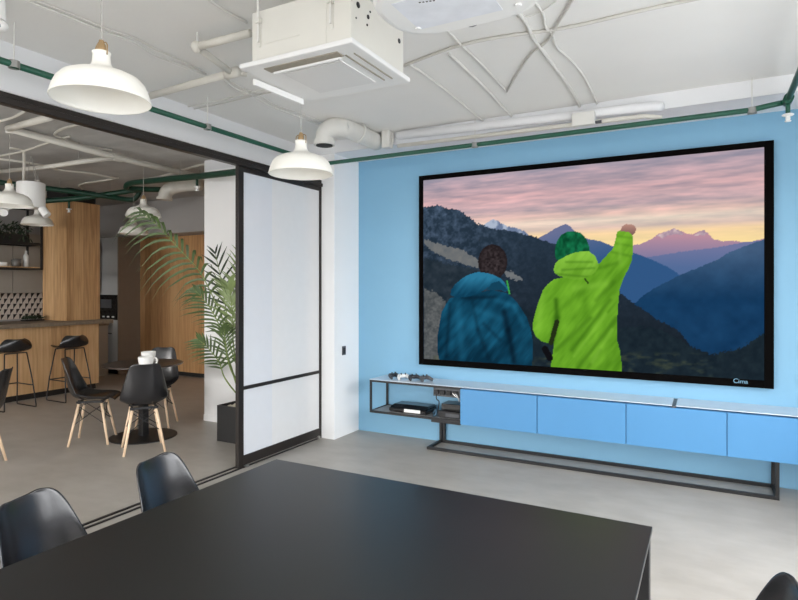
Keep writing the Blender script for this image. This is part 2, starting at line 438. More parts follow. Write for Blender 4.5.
rng = np.random.RandomState(3)
def vnoise(u, v, seed):
    r = np.random.RandomState(seed).rand(128, 128)
    iu = np.floor(u).astype(int); iv = np.floor(v).astype(int)
    fu = u - iu; fv = v - iv
    fu = fu * fu * (3 - 2 * fu); fv = fv * fv * (3 - 2 * fv)
    g = lambda a, b: r[a % 128, b % 128]
    return (g(iu, iv) * (1 - fu) + g(iu + 1, iv) * fu) * (1 - fv) + (g(iu, iv + 1) * (1 - fu) + g(iu + 1, iv + 1) * fu) * fv
def fbm(u, v, seed, o=4):
    s = 0; a = 0.5; t = 0
    for i in range(o):
        s = s + a * vnoise(u * 2 ** i, v * 2 ** i, seed + i); t += a; a *= 0.5
    return s / t
def inside(poly, X, Y):
    r = np.zeros(X.shape, bool); n = len(poly)
    for i in range(n):
        x0, y0 = poly[i]; x1, y1 = poly[(i + 1) % n]
        if y0 == y1: continue
        c = ((y0 > Y) != (y1 > Y)) & (X < (x1 - x0) * (Y - y0) / (y1 - y0) + x0)
        r ^= c
    return r
def seg_d(X, Y, a, b):
    ax, ay = a; bx, by = b
    t = np.clip(((X - ax) * (bx - ax) + (Y - ay) * (by - ay)) / ((bx - ax) ** 2 + (by - ay) ** 2), 0, 1)
    return np.hypot(X - ax - t * (bx - ax), Y - ay - t * (by - ay))
def ramp(t, stops):
    xs = [s[0] for s in stops]
    return np.stack([np.interp(t, xs, [s[1][k] for s in stops]) for k in range(3)], -1)

def paint_screen(X, Y, U, V):
    """colours of the projected picture (0-255 display values)"""
    c = ramp(V, [(0, (166, 154, 168)), (.06, (182, 160, 170)), (.13, (206, 170, 174)), (.2, (200, 172, 176)), (.245, (222, 190, 180)),
                 (.275, (236, 216, 198)), (.31, (216, 192, 180)), (.34, (246, 214, 166)), (.40, (253, 224, 160)), (.44, (240, 186, 140)), (.6, (226, 160, 140))])
    cl = fbm(U * 7 + V * 5, V * 46, 11, 5); cl2 = fbm(U * 16 + 3, V * 90, 23, 4)
    k = (cl - 0.5) * 2.2; fade = np.clip((0.42 - V) / 0.2, 0.15, 1)[..., None]
    c = c + fade * (np.clip(k, -1, 1)[..., None] * np.array([24, 14, 12]) + (cl2 - .5)[..., None] * np.array([62, 34, 26]))
    g = np.clip(-k - .15, 0, 1)[..., None] * fade
    c = c * (1 - .55 * g) + np.array([140, 132, 152]) * .55 * g
    nz = fbm(X / 5.0, Y / 5.0, 41, 4); nf = fbm(X / 1.8, Y / 1.8, 57, 2); nb = fbm(X / 16, Y / 14, 71, 4)
    jag = (nf - .5) * 2.0
    def lay(poly, col, j=0.0):
        nonlocal c
        m = inside(poly, X, Y + jag * j)
        if callable(col): cc = col()
        else: cc = np.broadcast_to(np.array(col, float), c.shape)
        c = np.where(m[..., None], cc, c); return m
    def tone(a, b, t): return np.array(a) * (1 - t)[..., None] + np.array(b) * t[..., None]
    # pink far range and snow
    lay([(600, 250), (640, 244), (652, 239), (658, 234), (668, 231), (675, 228.5), (681, 231), (688, 234), (694, 234), (700, 231), (704, 230), (709, 234), (713, 239), (722, 241), (736, 241), (748, 243), (765, 238), (765, 300), (600, 300)],
        lambda: tone((186, 142, 158), (128, 122, 158), np.clip((Y - 236) / 22, 0, 1)), .6)
    lay([(656, 236), (668, 231), (675, 228.5), (681, 231), (684, 235), (676, 234), (668, 236), (662, 238)], lambda: tone((214, 190, 190), (150, 124, 148), np.clip(nz * 2 - .5, 0, 1)), 1)
    lay([(694, 236), (700, 231), (704, 230), (708, 234), (704, 235), (699, 235)], lambda: tone((206, 182, 186), (150, 124, 148), np.clip(nz * 2 - .5, 0, 1)), 1)
    # lavender hills
    lay([(600, 262), (650, 257), (680, 252), (705, 249), (725, 246), (745, 242), (765, 240), (765, 320), (600, 320)], lambda: tone((112, 118, 158), (84, 108, 152), np.clip((Y - 248) / 20, 0, 1)), .5)
    # peaks left of the green hat
    lay([(470, 235), (484, 225), (488, 222), (493, 219), (498, 221), (506, 226), (516, 228), (524, 231), (530, 236), (540, 239), (552, 246), (560, 260), (470, 260)],
        lambda: tone((106, 122, 152), (172, 184, 204), np.clip((nz - .48) * 5, 0, 1) * np.clip((532 - X) / 20, 0, 1)), .8)
    lay([(528, 250), (536, 239), (546, 234), (556, 228), (562, 225), (566, 224), (571, 227), (577, 234), (588, 239), (600, 241), (612, 246), (628, 251), (640, 255), (655, 261), (668, 267), (680, 275), (676, 300), (640, 330), (600, 330), (528, 300)],
        lambda: tone((104, 112, 148), (48, 86, 132), np.clip((Y - 232) / 40 + (X - 560) / 160, 0, 1)), .5)
    # big blue slope on the right
    lay([(560, 340), (634, 304), (645, 294), (660, 285), (680, 275), (700, 267), (716, 260), (730, 252), (745, 246), (765, 239), (765, 380), (560, 380)],
        lambda: tone((66, 92, 124), (18, 56, 92), np.clip((Y - 250) / 50, 0, 1)) + ((nb - .5) * 26)[..., None] * np.array([.6, .9, 1.1]), .8)
    # left rocky mountain
    lay([(420, 207), (432, 206), (438, 205), (446, 208), (455, 209), (462, 212), (470, 217), (476, 223), (483, 225), (494, 229), (506, 230), (520, 233), (532, 236), (542, 240), (554, 244), (566, 251), (584, 262), (604, 280), (626, 297), (634, 304), (646, 311), (658, 320), (668, 325), (680, 332), (690, 345), (700, 372), (420, 372)],
        lambda: tone((34, 48, 62), (78, 94, 116), np.clip((nz * .6 + nf * .4 - .36) * 2.2, 0, 1) * np.clip((560 - X) / 120, .2, 1)) * np.clip(1.12 - (Y - 210) / 300, .55, 1.12)[..., None], 1.6)
    # scree patches
    lay([(424, 240), (436, 243), (450, 247), (462, 250), (472, 256), (482, 262), (480, 268), (470, 266), (458, 262), (446, 258), (434, 252), (424, 244)], lambda: tone((92, 98, 104), (120, 120, 118), nz), 2)
    lay([(504, 270), (512, 272), (520, 276), (523, 281), (514, 280), (506, 276)], lambda: tone((96, 102, 108), (122, 124, 124), nz), 2)
    m = inside([(424, 258), (440, 262), (455, 266), (470, 268), (482, 272), (482, 330), (424, 300)], X, Y + jag * 3)
    c = np.where(m[..., None], tone((28, 40, 50), (52, 62, 72), np.clip(nz * 1.4 - .3, 0, 1)), c)
    lay([(424, 288), (436, 292), (446, 302), (442, 320), (438, 345), (440, 362), (424, 362)], lambda: tone((52, 58, 62), (112, 114, 114), np.clip(nf * .6 + nz * .5, 0, 1)), 2)
    # dark forest in the valley
    lay([(508, 300), (540, 318), (600, 330), (640, 326), (662, 330), (680, 340), (696, 349), (712, 354), (730, 351), (742, 347), (755, 339), (766, 333), (766, 385), (508, 385)],
        lambda: tone((16, 28, 38), (34, 48, 56), nz), 3)
    t = np.clip((fbm(X / 9, Y / 3.5, 91, 3) - .5) * 3.5, 0, 1) * np.clip((Y - 350) / 6, 0, 1) * np.clip((724 - X) / 30, 0, 1)
    c = c * (1 - t[..., None] * .4) + np.array([92, 96, 66]) * t[..., None] * .4
    # the two hikers seen from behind
    fold = .5 * fbm(X / 14 + Y / 40, Y / 30 - X / 60, 101, 3) + .5 * fbm((X + .8 * Y) / 6, (Y - X) / 34, 103, 3)
    jac = [(450, 298), (446, 304), (441.6, 312), (439.5, 324), (437.5, 336), (437.5, 352), (440, 364), (531, 372), (533, 356), (533, 342), (530.5, 328), (526.6, 317), (521, 308), (516, 301), (507, 293), (492, 290)]
    lay(jac, lambda: tone((6, 44, 64), (26, 98, 130), np.clip(fold * 1.7 - .4 - np.clip((Y - 330) / 120, 0, .3), 0, 1)), .3)
    for a, b, w, kk in (((504, 312), (508, 330), 3.5, .7), ((508, 330), (514, 362), 3, .7), ((472, 300), (478, 330), 2, .3), ((478, 330), (490, 362), 2.5, .35), ((450, 304), (446, 356), 2, .4), ((484, 324), (500, 340), 2.2, .3), ((463, 298), (495, 297), 2, .5)):
        d = np.exp(-(seg_d(X, Y, a, b) / w) ** 2) * inside(jac, X, Y) * kk
        c = c * (1 - d[..., None]) + np.array([4, 24, 38]) * d[..., None]
    for a, b, w in (((496, 300), (514, 306), 3), ((514, 306), (524, 325), 3), ((476, 310), (500, 318), 4), ((458, 304), (462, 356), 4)):
        d = np.exp(-(seg_d(X, Y, a, b) / w) ** 2) * inside(jac, X, Y) * .3
        c = c * (1 - d[..., None]) + np.array([40, 124, 160]) * d[..., None]
    e = ((X - 492.7) / 14.6) ** 2 + ((Y - 262) / 17.6) ** 2
    c = np.where((e < 1)[..., None], tone((32, 26, 28), (84, 74, 76), np.clip(nf * 1.1 - .2, 0, 1) * np.clip(1.25 - e, .2, 1)), c)
    hood = [(450.5, 295), (451, 290), (455, 284.5), (460, 280), (466, 276), (472, 273.5), (478, 272), (486, 273), (494, 275), (500, 278), (505, 283), (509, 290), (505, 292), (498, 288), (492, 284), (486, 289), (478, 294), (466, 297), (456, 297.5)]
    lay(hood, lambda: tone((12, 62, 88), (42, 118, 152), np.clip(1.25 - (Y - 272) / 20 + (fold - .5) * 1.6, 0, 1)), .3)
    lay([(486, 290), (492, 283), (499, 281), (506, 288), (508, 291), (500, 290)], (18, 66, 90))
    d = seg_d(X, Y, (507, 281), (509.5, 293.5)); c = np.where((d < 0.8)[..., None], np.array([60, 160, 70]), c)
    body = [(554, 279), (548, 284), (543, 290), (538.5, 302), (535.5, 312), (532.8, 323), (533, 330), (535.5, 336), (541, 341), (547, 343), (554, 342), (553, 352), (551, 364), (551, 376), (622.5, 378), (621.7, 364), (620, 351), (617, 340), (617, 322), (618, 306), (619.5, 290), (624, 277), (629, 268), (632, 260), (633, 250), (633, 240), (632.2, 233), (622.4, 229), (617, 232), (615.4, 240), (613, 248.5), (606, 256), (598.5, 264), (585, 274)]
    lay(body, lambda: tone((76, 132, 24), (124, 186, 50), np.clip(fold * 1.7 - .3 - np.clip((Y - 310) / 260, 0, .3), 0, 1)), .3)
    ib = inside(body, X, Y)
    for a, b, w, kk in (((556, 300), (557, 318), 2.5, .75), ((557, 318), (552, 342), 3, .9), ((610, 300), (572, 350), 2, .4), ((616, 318), (578, 368), 2, .45), ((590, 318), (556, 350), 2.5, .4), ((600, 268), (620, 262), 2, .3), ((612, 252), (630, 256), 1.6, .3), ((614, 243), (631, 246), 1.4, .25), ((616, 236), (632, 238), 1.4, .25), ((600, 350), (585, 372), 2, .35), ((613, 282), (596, 300), 2.5, .35)):
        d = np.exp(-(seg_d(X, Y, a, b) / w) ** 2) * ib * kk
        c = c * (1 - d[..., None]) + np.array([52, 100, 16]) * d[..., None]
    for a, b, w in (((542, 296), (538, 328), 3.5), ((606, 314), (574, 356), 1.8), ((575, 288), (605, 284), 4), ((612, 330), (592, 362), 2), ((620, 240), (620, 262), 2.5)):
        d = np.exp(-(seg_d(X, Y, a, b) / w) ** 2) * ib * .4
        c = c * (1 - d[..., None]) + np.array([142, 200, 68]) * d[..., None]
    d = seg_d(X, Y, (557, 322), (551, 343)); c = np.where(((d < 1.9 + nf) & (Y > 312))[..., None], np.array([34, 46, 20]), c)
    d = seg_d(X, Y, (545, 349), (550, 358)); c = np.where((d < 3.2)[..., None], np.array([14, 14, 18]), c)
    hat = [(555.6, 259), (555, 250), (556.5, 242), (561, 235), (567, 231.6), (574, 231), (581, 233), (586.5, 239), (589, 246), (590, 252), (583, 255), (572, 256), (562, 262)]
    lay(hat, lambda: tone((6, 66, 40), (22, 122, 78), np.clip(fbm(X / 4, Y / 6, 131, 3) * 1.7 - .3, 0, 1)), .2)
    gh = [(553.7, 269.7), (555, 264), (559, 260), (566, 256), (573, 253), (581, 251.6), (589.5, 251.6), (595, 256), (598, 262), (598.6, 266), (596, 272), (590, 276), (583, 278.5), (576, 280), (567, 278.5), (560, 276), (555, 273.5)]
    lay(gh, lambda: tone((94, 150, 34), (138, 196, 66), np.clip(fold * 1.8 - .2 - (Y - 262) / 50, 0, 1)), .2)
    for a, b in (((556, 274), (590, 277)), ((566, 262), (592, 262)), ((562, 270), (594, 268))):
        d = np.exp(-(seg_d(X, Y, a, b) / 1.3) ** 2) * .4 * inside(gh, X, Y); c = c * (1 - d[..., None]) + np.array([60, 108, 20]) * d[..., None]
    d = seg_d(X, Y, (585, 279), (588, 283)); c = np.where((d < .8)[..., None], np.array([36, 60, 20]), c)
    lay([(620.5, 231), (622, 226.5), (626, 224), (631, 224.2), (635, 226), (636.5, 229), (635, 233), (632.5, 235), (629, 232)], lambda: tone((126, 92, 86), (186, 142, 128), np.clip(1 - (Y - 224) / 11, 0, 1)), .2)
    return np.clip(c, 0, 255)

gx0, gx1, gz0, gz1 = SX0 + bw, SX1 - bw - 0.016, SZ0 + bw + 0.012, SZ1 - bw
NX, NZ = 460, 290
xs = np.linspace(gx0, gx1, NX); zs = np.linspace(gz0, gz1, NZ)
GX, GZ = np.meshgrid(xs, zs)
zc = -GX * ST + SY * CT; xc = GX * CT + SY * ST
PX = 399 + F * xc / zc; PY = HY - F * (GZ - H) / zc
colr = paint_screen(PX, PY, (GX - gx0) / (gx1 - gx0), (gz1 - GZ) / (gz1 - gz0))
cs = colr / 255.0
cl_ = np.where(cs <= 0.04045, cs / 12.92, ((cs + 0.055) / 1.055) ** 2.4)
me = bpy.data.meshes.new('screen_picture')
cx, cz = (SX0 + SX1) / 2, SZ0
verts = np.stack([GX - cx, np.full_like(GX, 0.0), GZ - cz], -1).reshape(-1, 3)
idx = np.arange(NX * NZ).reshape(NZ, NX)
quads = np.stack([idx[:-1, :-1], idx[:-1, 1:], idx[1:, 1:], idx[1:, :-1]], -1).reshape(-1, 4)
me.vertices.add(len(verts)); me.vertices.foreach_set('co', verts.ravel())
me.loops.add(quads.size); me.loops.foreach_set('vertex_index', quads.ravel().astype(np.int32))
me.polygons.add(len(quads)); me.polygons.foreach_set('loop_start', np.arange(0, quads.size, 4, dtype=np.int32))
me.update(calc_edges=True)
at = me.color_attributes.new('picture', 'FLOAT_COLOR', 'POINT')
at.data.foreach_set('color', np.concatenate([cl_, np.ones(cl_.shape[:2] + (1,))], -1).astype(np.float32).ravel())
m, nt, p = new_mat('lit_screen')
va = nt.nodes.new('ShaderNodeVertexColor'); va.layer_name = 'picture'
p.inputs['Base Color'].default_value = (0.001, 0.001, 0.001, 1); p.inputs['Roughness'].default_value = 0.9; p.inputs['Specular IOR Level'].default_value = 0.0
nt.links.new(va.outputs['Color'], p.inputs['Emission Color']); p.inputs['Emission Strength'].default_value = 0.93
me.materials.append(m)
o = bpy.data.objects.new('screen_picture', me); COL.objects.link(o); o.parent = scr

# maker's lettering on the lower frame
def text(name, s, size, loc, rot, m, parent, ext=0.0008):
    cu = bpy.data.curves.new(name, 'FONT'); cu.body = s; cu.size = size; cu.extrude = ext; cu.align_x = 'LEFT'
    to = bpy.data.objects.new(name, cu)
    COL.objects.link(to)
    dg = bpy.context.evaluated_depsgraph_get()
    mesh = bpy.data.meshes.new_from_object(to.evaluated_get(dg))
    bpy.data.objects.remove(to)
    o = bpy.data.objects.new(name, mesh); COL.objects.link(o)
    mesh.materials.clear(); mesh.materials.append(m)
    off = Vector((0, 0, 0)); q = parent
    while q is not None: off += q.location; q = q.parent
    o.parent = parent; o.location = Vector(loc) - off; o.rotation_euler = rot
    return o
lp = ony(733, 382.8, SY - 0.012)
text('lettering', 'C', 0.05, (lp.x, SY - 0.0115, lp.z), (PI / 2, 0, 0), M_letter, scr)
text('lettering', 'ima', 0.046, (lp.x + 0.034, SY - 0.0115, lp.z), (PI / 2, 0, 0), M_letter, scr)

# ------------------------------------------------------------------ media console
con = thing('media_console', 'long blue media console on a black frame under the screen', 'console', (-0.9, 4.99, 0))
cy0, cy1, cz0, cz1 = 4.82, 5.165, 0.275, 0.606
cxs = [-1.958, -1.262, -0.561, 0.127, 0.82]
cd0 = cz0 - .012; cz0 = 0.287
fr = MB(); t = 0.02
for z in (cz0 + t / 2, cz1 - t / 2):
    fr.box(-2.905, -1.95, cy0, cy0 + t, z - t / 2, z + t / 2)
    fr.box(-2.905, -1.95, cy1 - t, cy1, z - t / 2, z + t / 2)
    fr.box(-2.905, -2.885, cy0 + t, cy1 - t, z - t / 2, z + t / 2)
for y in (cy0, cy1 - t): fr.box(-2.905, -2.885, y, y + t, cz0 + t, cz1 - t)
fr.build('shelf_frame', M_blackmetal, con, bevel=0.002)
MB().box(-2.885, -1.96, cy0 + t, cy1 - t, cz0 + 0.004, cz0 + 0.016).build('shelf', M_shelf, con)
MB().box(-2.25, -1.96, cy0 + 0.012, cy1 - t, cd0, cz0 - 0.0005).build('cable_tray', M_blackmetal, con, bevel=0.002)
sh0 = cz0; cz0 = 0.275
MB().box(cxs[0], cxs[-1], cy0 + 0.02, cy1, cz0, cz1 - 0.012).build('carcass', M_doorblue, con)
for a, b in zip(cxs, cxs[1:]):
    MB().box(a + 0.003, b - 0.003, cy0 - 0.001, cy0 + 0.019, cz0, cz1 - 0.014).build('door', M_doorblue, con, bevel=0.0015)
seam = onz(675, 402, cz1).x
MB().box(-2.905, seam - 0.014, cy0, cy1, cz1, cz1 + 0.006).build('top', M_topwhite, con, bevel=0.001)
MB().box(seam + 0.014, 0.82, cy0, cy1, cz1, cz1 + 0.006).build('top', M_topwhite, con, bevel=0.001)
MB().box(seam - 0.014, seam + 0.014, cy0 + 0.004, cy1, cz1 - 0.012, cz1).build('cable_slot', M_greyplastic, con)
sl = MB(); t = 0.025
fx0, fx1, fy0, fy1 = -2.30, 0.45, 4.845, 5.155
sl.box(fx0, fx1, fy0, fy0 + t, 0, t); sl.box(fx0, fx1, fy1 - t, fy1, 0, t)
sl.box(fx0, fx0 + t, fy0 + t, fy1 - t, 0, t); sl.box(fx1 - t, fx1, fy0 + t, fy1 - t, 0, t)
sl.box(fx0, fx0 + t, fy1 - t, fy1, t, cz0).box(fx0 + 0.035, fx0 + 0.06, fy1 - t, fy1, t, cz0)
sl.box(fx1 - t, fx1, fy0, fy0 + t, t, cz0).box(fx1 - t, fx1, fy1 - t, fy1, t, cz0)
sl.build('stand', M_blackmetal, con, bevel=0.002)

# things on and in the console
zt = cz1 + 0.006
def controller(name, m, label, x, y, rz):
    r = thing(name, label, 'controller', (0, 0, 0), 'game controllers on the console top')
    b = MB()
    b.ball((0, 0, 0.034), 0.05, 1.25, 0.62, 0.42, 14)
    for s in (-1, 1):
        b.tube([(s * 0.045, 0.0, 0.034), (s * 0.062, -0.03, 0.027), (s * 0.07, -0.065, 0.016)], 0.023, 10, smooth_path=3, r2=0.0155)
        b.ball((s * 0.07, -0.065, 0.016), 0.0155, n=10)
    b.build('body', m, r, smooth=True)
    for s in (-1, 1): MB().lathe([(0, 0.0), (0.006, 0.0), (0.006, 0.012), (0.010, 0.014), (0.010, 0.018), (0, 0.018)], (s * 0.026, -0.018, 0.048), 10).build('thumbstick', M_blackmetal, r, smooth=True)
    MB().box(-0.05, -0.03, -0.002, 0.004, 0.05, 0.056).box(-0.043, -0.037, -0.009, 0.011, 0.05, 0.056).build('direction_pad', M_greyplastic, r)
    for q in range(4): MB().ball((0.042 + 0.01 * math.cos(q * PI / 2), 0.002 + 0.01 * math.sin(q * PI / 2), 0.05), 0.004, n=8).build('button', M_greyplastic, r)
    r.location = (x, y, zt); r.rotation_euler = (0, 0, rz); r.scale = (.8, .8, .95)
    return r
M_ctrl = mat('charcoal_controller', rgb(52, 54, 60), 0.4, noise=0.05)
for px, m_, lab, rz in ((383.5, M_ctrl, 'charcoal game controller, first from the left end of the console top', 1.2),
                        (393.5, M_whiteplastic, 'white game controller, second from the left end of the console top', 0.8),
                        (404, M_ctrl, 'charcoal game controller, third from the left end of the console top', 0.9),
                        (414.5, M_greyplastic, 'grey game controller, the one nearest the blue doors', 1.1)):
    q = onz(px, 379.5 + (px - 390) * 0.1, zt + 0.02)
    controller('game_controller', m_, lab, q.x, 4.965, rz)

g = thing('game_console', 'glossy black game console with a white label on the open shelf', 'game console', (-2.55, 4.98, sh0 + 0.016))
zs_ = sh0 + 0.016
def slab(x0, x1, y0, y1, z0, z1): return MB().box(x0, x1, y0, y1, z0, z1)
slab(-2.72, -2.32, 4.87, 5.12, zs_ + 0.008, zs_ + 0.046).build('body', M_gloss, g, bevel=0.012)
MB().hexa([Vector(v) for v in ((-2.72, 4.88, zs_ + 0.046), (-2.32, 4.88, zs_ + 0.046), (-2.32, 5.12, zs_ + 0.046), (-2.72, 5.12, zs_ + 0.046), (-2.70, 4.95, zs_ + 0.07), (-2.33, 4.95, zs_ + 0.07), (-2.33, 5.1, zs_ + 0.07), (-2.70, 5.1, zs_ + 0.07))]).build('lid', M_gloss, g, bevel=0.01)
MB().box(-2.71, -2.33, 4.885, 5.11, zs_, zs_ + 0.008).build('foot', M_blackmetal, g)
MB().box(-2.55, -2.38, 4.866, 4.87, zs_ + 0.014, zs_ + 0.044).build('label_sticker', M_whiteplastic, g)
g = thing('set_top_box', 'matt black box at the door end of the open shelf', 'media box', (-2.08, 4.98, zs_))
slab(-2.2, -1.975, 4.87, 5.1, zs_ + 0.006, zs_ + 0.06).build('body', M_blackmetal, g, bevel=0.004)
slab(-2.12, -1.99, 4.866, 4.87, zs_ + 0.015, zs_ + 0.045).build('front_panel', M_greyplastic, g)
slab(-2.19, -1.985, 4.88, 5.09, zs_, zs_ + 0.006).build('foot', M_blackmetal, g)
g = thing('media_player', 'slim black box stacked on another black box in the open shelf', 'media box', (-2.09, 5.0, zs_ + 0.06))
slab(-2.19, -2.0, 4.93, 5.1, zs_ + 0.064, zs_ + 0.12).build('body', M_gloss, g, bevel=0.004)
slab(-2.18, -2.01, 4.94, 5.09, zs_ + 0.06, zs_ + 0.064).build('foot', M_blackmetal, g)
g = thing('power_strip', 'black socket strip with plugs under the console top', 'power strip', (-2.1, 4.93, cz1 - 0.1))
slab(-2.24, -1.965, 4.86, 4.95, cz1 - 0.105, cz1 - 0.0205).build('body', M_greyplastic, g, bevel=0.003)
for i in range(4):
    MB().box(-2.225 + i * 0.062, -2.18 + i * 0.062, 4.835, 4.86, cz1 - 0.085, cz1 - 0.045).build('plug', M_blackmetal, g, bevel=0.004)
for i, dx in enumerate((0.0, 0.02)):
    MB().tube([(-2.04 + dx, 4.84, cz1 - 0.06), (-2.01 + dx, 4.835, cz1 - 0.085), (-1.985, 4.865, cz1 - 0.11 - i * .02), (-1.995, 4.92, cz1 - 0.15), (-1.99, 4.99, zs_ + 0.125 + .012 * i)], 0.004, 6, smooth_path=5).build('cable', M_whiteplastic, g, smooth=True)
MB().tube([(-2.2, 4.84, cz1 - 0.085), (-2.2, 4.845, cz1 - 0.13), (-2.2, 4.9, zs_ + 0.14), (-2.225, 4.93, zs_ + 0.05), (-2.235, 4.9, zs_ + 0.004)], 0.005, 6, smooth_path=5).build('cable', M_blackmetal, g, smooth=True)
o = MB().tube([(-2.262, 4.93, zs_ + 0.02), (-2.24, 4.87, zs_ + 0.01), (-2.215, 4.86, zs_ + 0.03), (-2.23, 4.9, zs_ + 0.06), (-2.25, 4.88, zs_ + 0.03)], 0.009, 8, smooth_path=6).build('cable_coil', mat('blue_grey_cable', rgb(60, 90, 110), 0.5), smooth=True)
tag(o, 'small blue grey coil of cable between the game console and the boxes', 'cable')

# ------------------------------------------------------------------ conference table
tb = thing('conference_table', 'large matt black conference table in the foreground', 'table', (-0.92, 0.8, 0))
tx0, tx1, ty0, ty1 = -1.688, -0.154, -0.4, 2.0
MB().box(tx0, tx1, ty0, ty1, 0.722, 0.74).build('table_top', M_table, tb, bevel=0.002)
MB().box(tx0 + 0.08, tx1 - 0.08, ty0 + 0.08, ty1 - 0.08, 0.67, 0.722).build('apron', M_blackmetal, tb)
for x in (tx0 + 0.005, tx1 - 0.055):
    for y in (ty0 + 0.005, ty1 - 0.055):
        MB().box(x, x + 0.05, y, y + 0.05, 0, 0.722).build('leg', M_blackmetal, tb, bevel=0.003)

# ------------------------------------------------------------------ shell chairs
def shell_points(w=1.0):
    prof = [(.222, .418), (.212, .436), (.17, .442), (.09, .436), (.0, .430), (-.08, .432), (-.14, .447), (-.18, .485), (-.205, .545), (-.222, .62), (-.238, .70), (-.252, .765), (-.260, .797), (-.266, .813), (-.270, .822)]
    hw = [.135, .17, .19, .2, .202, .204, .204, .202, .194, .178, .157, .140, .125, .104, .066]
    cur = [.004, .010, .02, .032, .045, .06, .078, .088, .085, .07, .055, .04, .03, .022, .014]
    pr = catmull([Vector((a, 0, b)) for a, b in prof], 2)
    hw_ = np.interp(np.linspace(0, 14, len(pr)), range(15), hw); cu_ = np.interp(np.linspace(0, 14, len(pr)), range(15), cur)
    NU = 15; rows = []
    for i, q in enumerate(pr):
        t = (pr[min(i + 1, len(pr) - 1)] - pr[max(i - 1, 0)]).normalized()
        nrm = Vector((-t.z, 0, t.x))
        if nrm.z < 0 and i < len(pr) / 2: nrm = -nrm
        if i >= len(pr) / 2 and nrm.x < 0: nrm = -nrm
        row = []
        for j in range(NU):
            u = -1 + 2 * j / (NU - 1)
            row.append(q + Vector((0, u * hw_[i], 0)) + nrm * cu_[i] * abs(u) ** 2.6)
        rows.append(row)
    return rows
def make_chair():
    r = thing('shell_chair', '', 'chair', (0, 0, 0))
    MB().grid(shell_points()).build('seat_shell', M_chair, r, smooth=True, solid=0.009, subsurf=1)
    k = 0.172
    for sx in (1, -1):
        for sy in (1, -1):
            a = Vector((sx * 0.10, sy * 0.10, 0.39)); b = Vector((sx * k, sy * k, 0.0))
            MB().tube([a, a.lerp(b, .35), b], 0.0145, 12, r2=0.011).build('leg', M_dowel, r, smooth=True)
    f = MB()
    for sy in (1, -1):
        f.bar((-0.12, sy * 0.1, 0.405), (0.12, sy * 0.1, 0.405), 0.014, 0.02)
    for sx in (1, -1):
        f.bar((sx * 0.1, -0.12, 0.405), (sx * 0.1, 0.12, 0.405), 0.014, 0.02)
        for sy in (1, -1): f.tube([(sx * 0.1, sy * 0.1, 0.34), (sx * 0.1, sy * 0.1, 0.425)], 0.008, 8)
    f.build('mounting_frame', M_blackmetal, r)
    w = MB()
    def lp(sx, sy, t): return Vector((sx * 0.10, sy * 0.10, 0.39)).lerp(Vector((sx * k, sy * k, 0.0)), t)
    for s in (1, -1):
        w.tube([lp(1, s, .05), lp(-1, s, .5)], 0.004, 6); w.tube([lp(-1, s, .05), lp(1, s, .5)], 0.004, 6)
        w.tube([lp(s, 1, .05), lp(s, -1, .5)], 0.004, 6); w.tube([lp(s, -1, .05), lp(s, 1, .5)], 0.004, 6)
    w.build('wire_brace', M_blackmetal, r)
    return r
chair0 = make_chair(); first = [True]
def place_chair(x, y, ang, label, group, lift=0.0):
    if first[0]:
        first[0] = False; c = chair0; c.location = (x, y, lift); c.rotation_euler = (0, 0, ang); c['label'] = label; c['group'] = group
        return c
    return dup(chair0, (x, y, lift), ang, label, group)
G1 = 'black shell chairs around the conference table'
place_chair(-1.71, 1.15, math.radians(19), 'black shell chair at the conference table, the one nearer the viewer on its left side', G1)
place_chair(-1.69, 1.615, math.radians(14), 'black shell chair at the conference table, the farther one on its left side', G1)
place_chair(-0.085, 1.555, math.radians(178), 'black shell chair at the right edge of the conference table', G1)
G2 = 'black shell chairs in the cafe'
place_chair(-5.295, 3.555, math.radians(42), 'black shell chair seen from the side, left of the round cafe table', G2)
place_chair(-4.615, 3.595, math.radians(146), 'black shell chair seen from behind, in front of the round cafe table', G2)
q = ond(157, 420, 6.3)
place_chair(q.x, q.y, math.radians(-56), 'black shell chair behind the round cafe table and the cups', G2)
q = ond(-26, 462, 4.8)
place_chair(q.x, q.y, math.radians(222), 'black shell chair cut off by the left edge of the picture', G2)

# ------------------------------------------------------------------ cafe table with cups
ct = Vector((-5.03, 3.92, 0))
t_ = thing('cafe_table', 'round dark pedestal cafe table with cups on it', 'table', ct)
M_darkwood = mat('dark_stained_top', rgb(58, 48, 42), 0.3, noise=0.12, scale=8)
MB().lathe([(0, .722), (.365, .722), (.38, .728), (.38, .738), (.377, .74), (0, .74)], ct, 48).build('table_top', M_darkwood, t_, smooth=False)
MB().box(ct.x - 0.035, ct.x + 0.035, ct.y - 0.035, ct.y + 0.035, 0.012, 0.722).build('pedestal', M_blackmetal, t_, bevel=0.003)
MB().lathe([(0, 0), (.32, 0), (.32, .008), (.30, .012), (0, .013)], ct, 48).build('base', M_blackmetal, t_)
def saucer(x, y, label):
    o = MB().lathe([(0, 0.0), (.045, 0.0), (.05, .004), (.085, .014), (.1, .021), (.098, .023), (.08, .017), (.045, .008), (0, .008)], (0, 0, 0), 28).build('saucer', M_ceramic, smooth=True)
    o.location = (x, y, 0.74); return tag(o, label, 'saucer', 'saucers on the cafe table')
